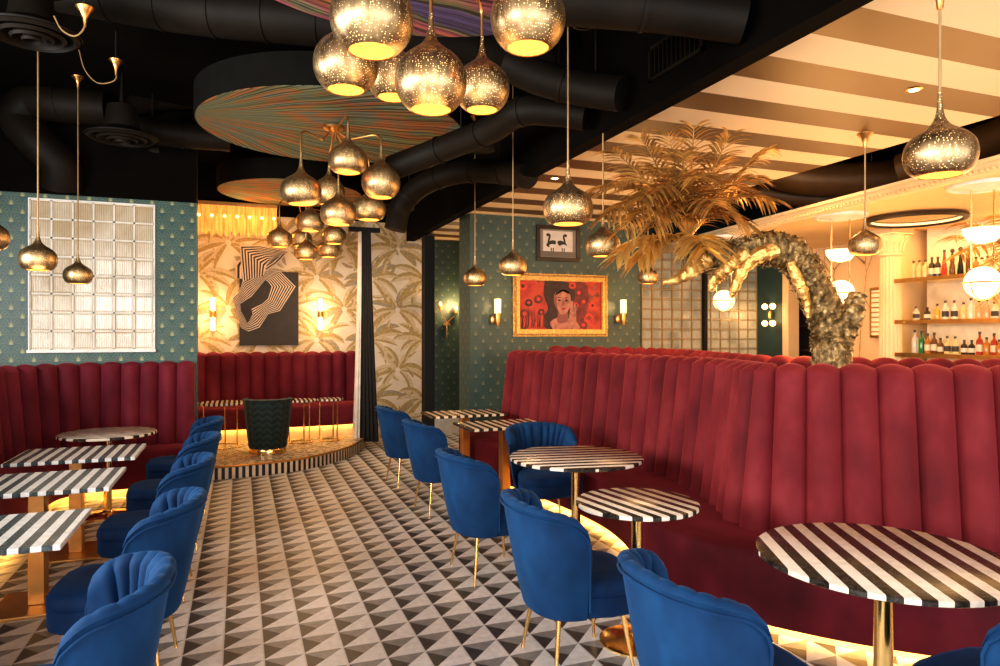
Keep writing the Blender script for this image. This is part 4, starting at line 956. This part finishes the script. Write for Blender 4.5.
for k, (x_, y_, d_, rs) in enumerate(((950,236,6.35,.05),(958,255,6.35,.12),(978,285,6.35,.16),(962,222,6.35,.02),(990,300,6.35,.2),(1000,214,6.35,.0))): frond(p2, V(0,0,0), at(x_,y_,d_)-at(1040,250,6.9), rs, 60+k, 18, .26, .014)
MB().tube([V(0,0,0),V(.05,.02,-1.0),V(.05,.02,-(at(1040,250,6.9).z))], [.05,.07,.08], 12).build('stem', 'bark', p2)

# ------------------------------------------------------------------ light
def area(loc, rot, sx, sy, e, col):
    l = bpy.data.lights.new('area', 'AREA'); l.shape = 'RECTANGLE'; l.size = sx; l.size_y = sy; l.energy = e; l.color = col
    x = bpy.data.objects.new('area_light', l); COL.objects.link(x); x.location = loc; x.rotation_euler = rot; return x
# street windows behind the camera and at the near left
for x in (-2.4,0.2,2.8,5.4): area((x,-2.7,1.9), (R(82),0,0), 1.9, 2.6, 105, (.98,.97,.97))
for y in (-1.0,1.6,4.2): area((-3.9,y,2.2), (0,R(-74),0), 1.5, 2.0, 250, (1,.96,.92))
# bar glow
area((7.2,4.2,2.88), (0,0,0), 1.4, 4.5, 75, (1,.60,.24)); area((7.9,4.0,2.0), (0,R(90),0), 1.2, 4.2, 40, (1,.62,.26))
area((6.9,7.6,2.88), (0,0,0), 1.4, 1.6, 34, (1,.56,.22))
area((6.3,4.9,1.5), (0,R(125),0), .5, 3.6, 60, (1,.54,.20))
# uplight on the palm crown and stripes
plight((4.6,4.6,1.7), 42, (1,.54,.18), .35); plight((4.1,6.4,1.9), 24, (1,.56,.22), .35); plight((3.6,2.6,2.2), 14, (1,.58,.24), .35)
for c_, e_ in (((.82,3.1,2.5),16),((.74,6.35,2.4),26),((.75,9.3,2.4),22)): plight(c_, e_, (1,.60,.27), .3)
plight((5.5,5.6,3.35), 34, (1,.55,.22), .2); plight((5.4,3.2,3.35), 26, (1,.55,.22), .2)  # added warm fill points in the ceiling gap, without any fixture
area((.9,9.2,2.7), (0,0,0), 1.0, .8, 16, (1,.72,.45))
plight((-1.4,6.0,2.0), 5, (1,.62,.3), .1); plight((2.4,6.6,2.0), 8, (1,.62,.3), .1)
W = bpy.data.worlds.new('world'); S.world = W; W.use_nodes = True; bg = W.node_tree.nodes['Background']; bg.inputs[0].default_value = (1,.96,.92,1); bg.inputs[1].default_value = .35

cam = bpy.data.cameras.new('camera'); co = bpy.data.objects.new('camera', cam); COL.objects.link(co); S.camera = co
cam.sensor_width = 36; cam.lens = F/1000*36; co.location = (0,0,EYE); co.rotation_euler = (R(90),0,-TH); cam.clip_start = .05
S.view_settings.view_transform = 'Standard'; S.view_settings.exposure = -0.16
for lk in ('Medium High Contrast', 'None'):
    try: S.view_settings.look = lk; break
    except TypeError: pass
S.cycles.use_denoising = True; S.cycles.max_bounces = 7; S.cycles.sample_clamp_indirect = 6; S.cycles.sample_clamp_direct = 30
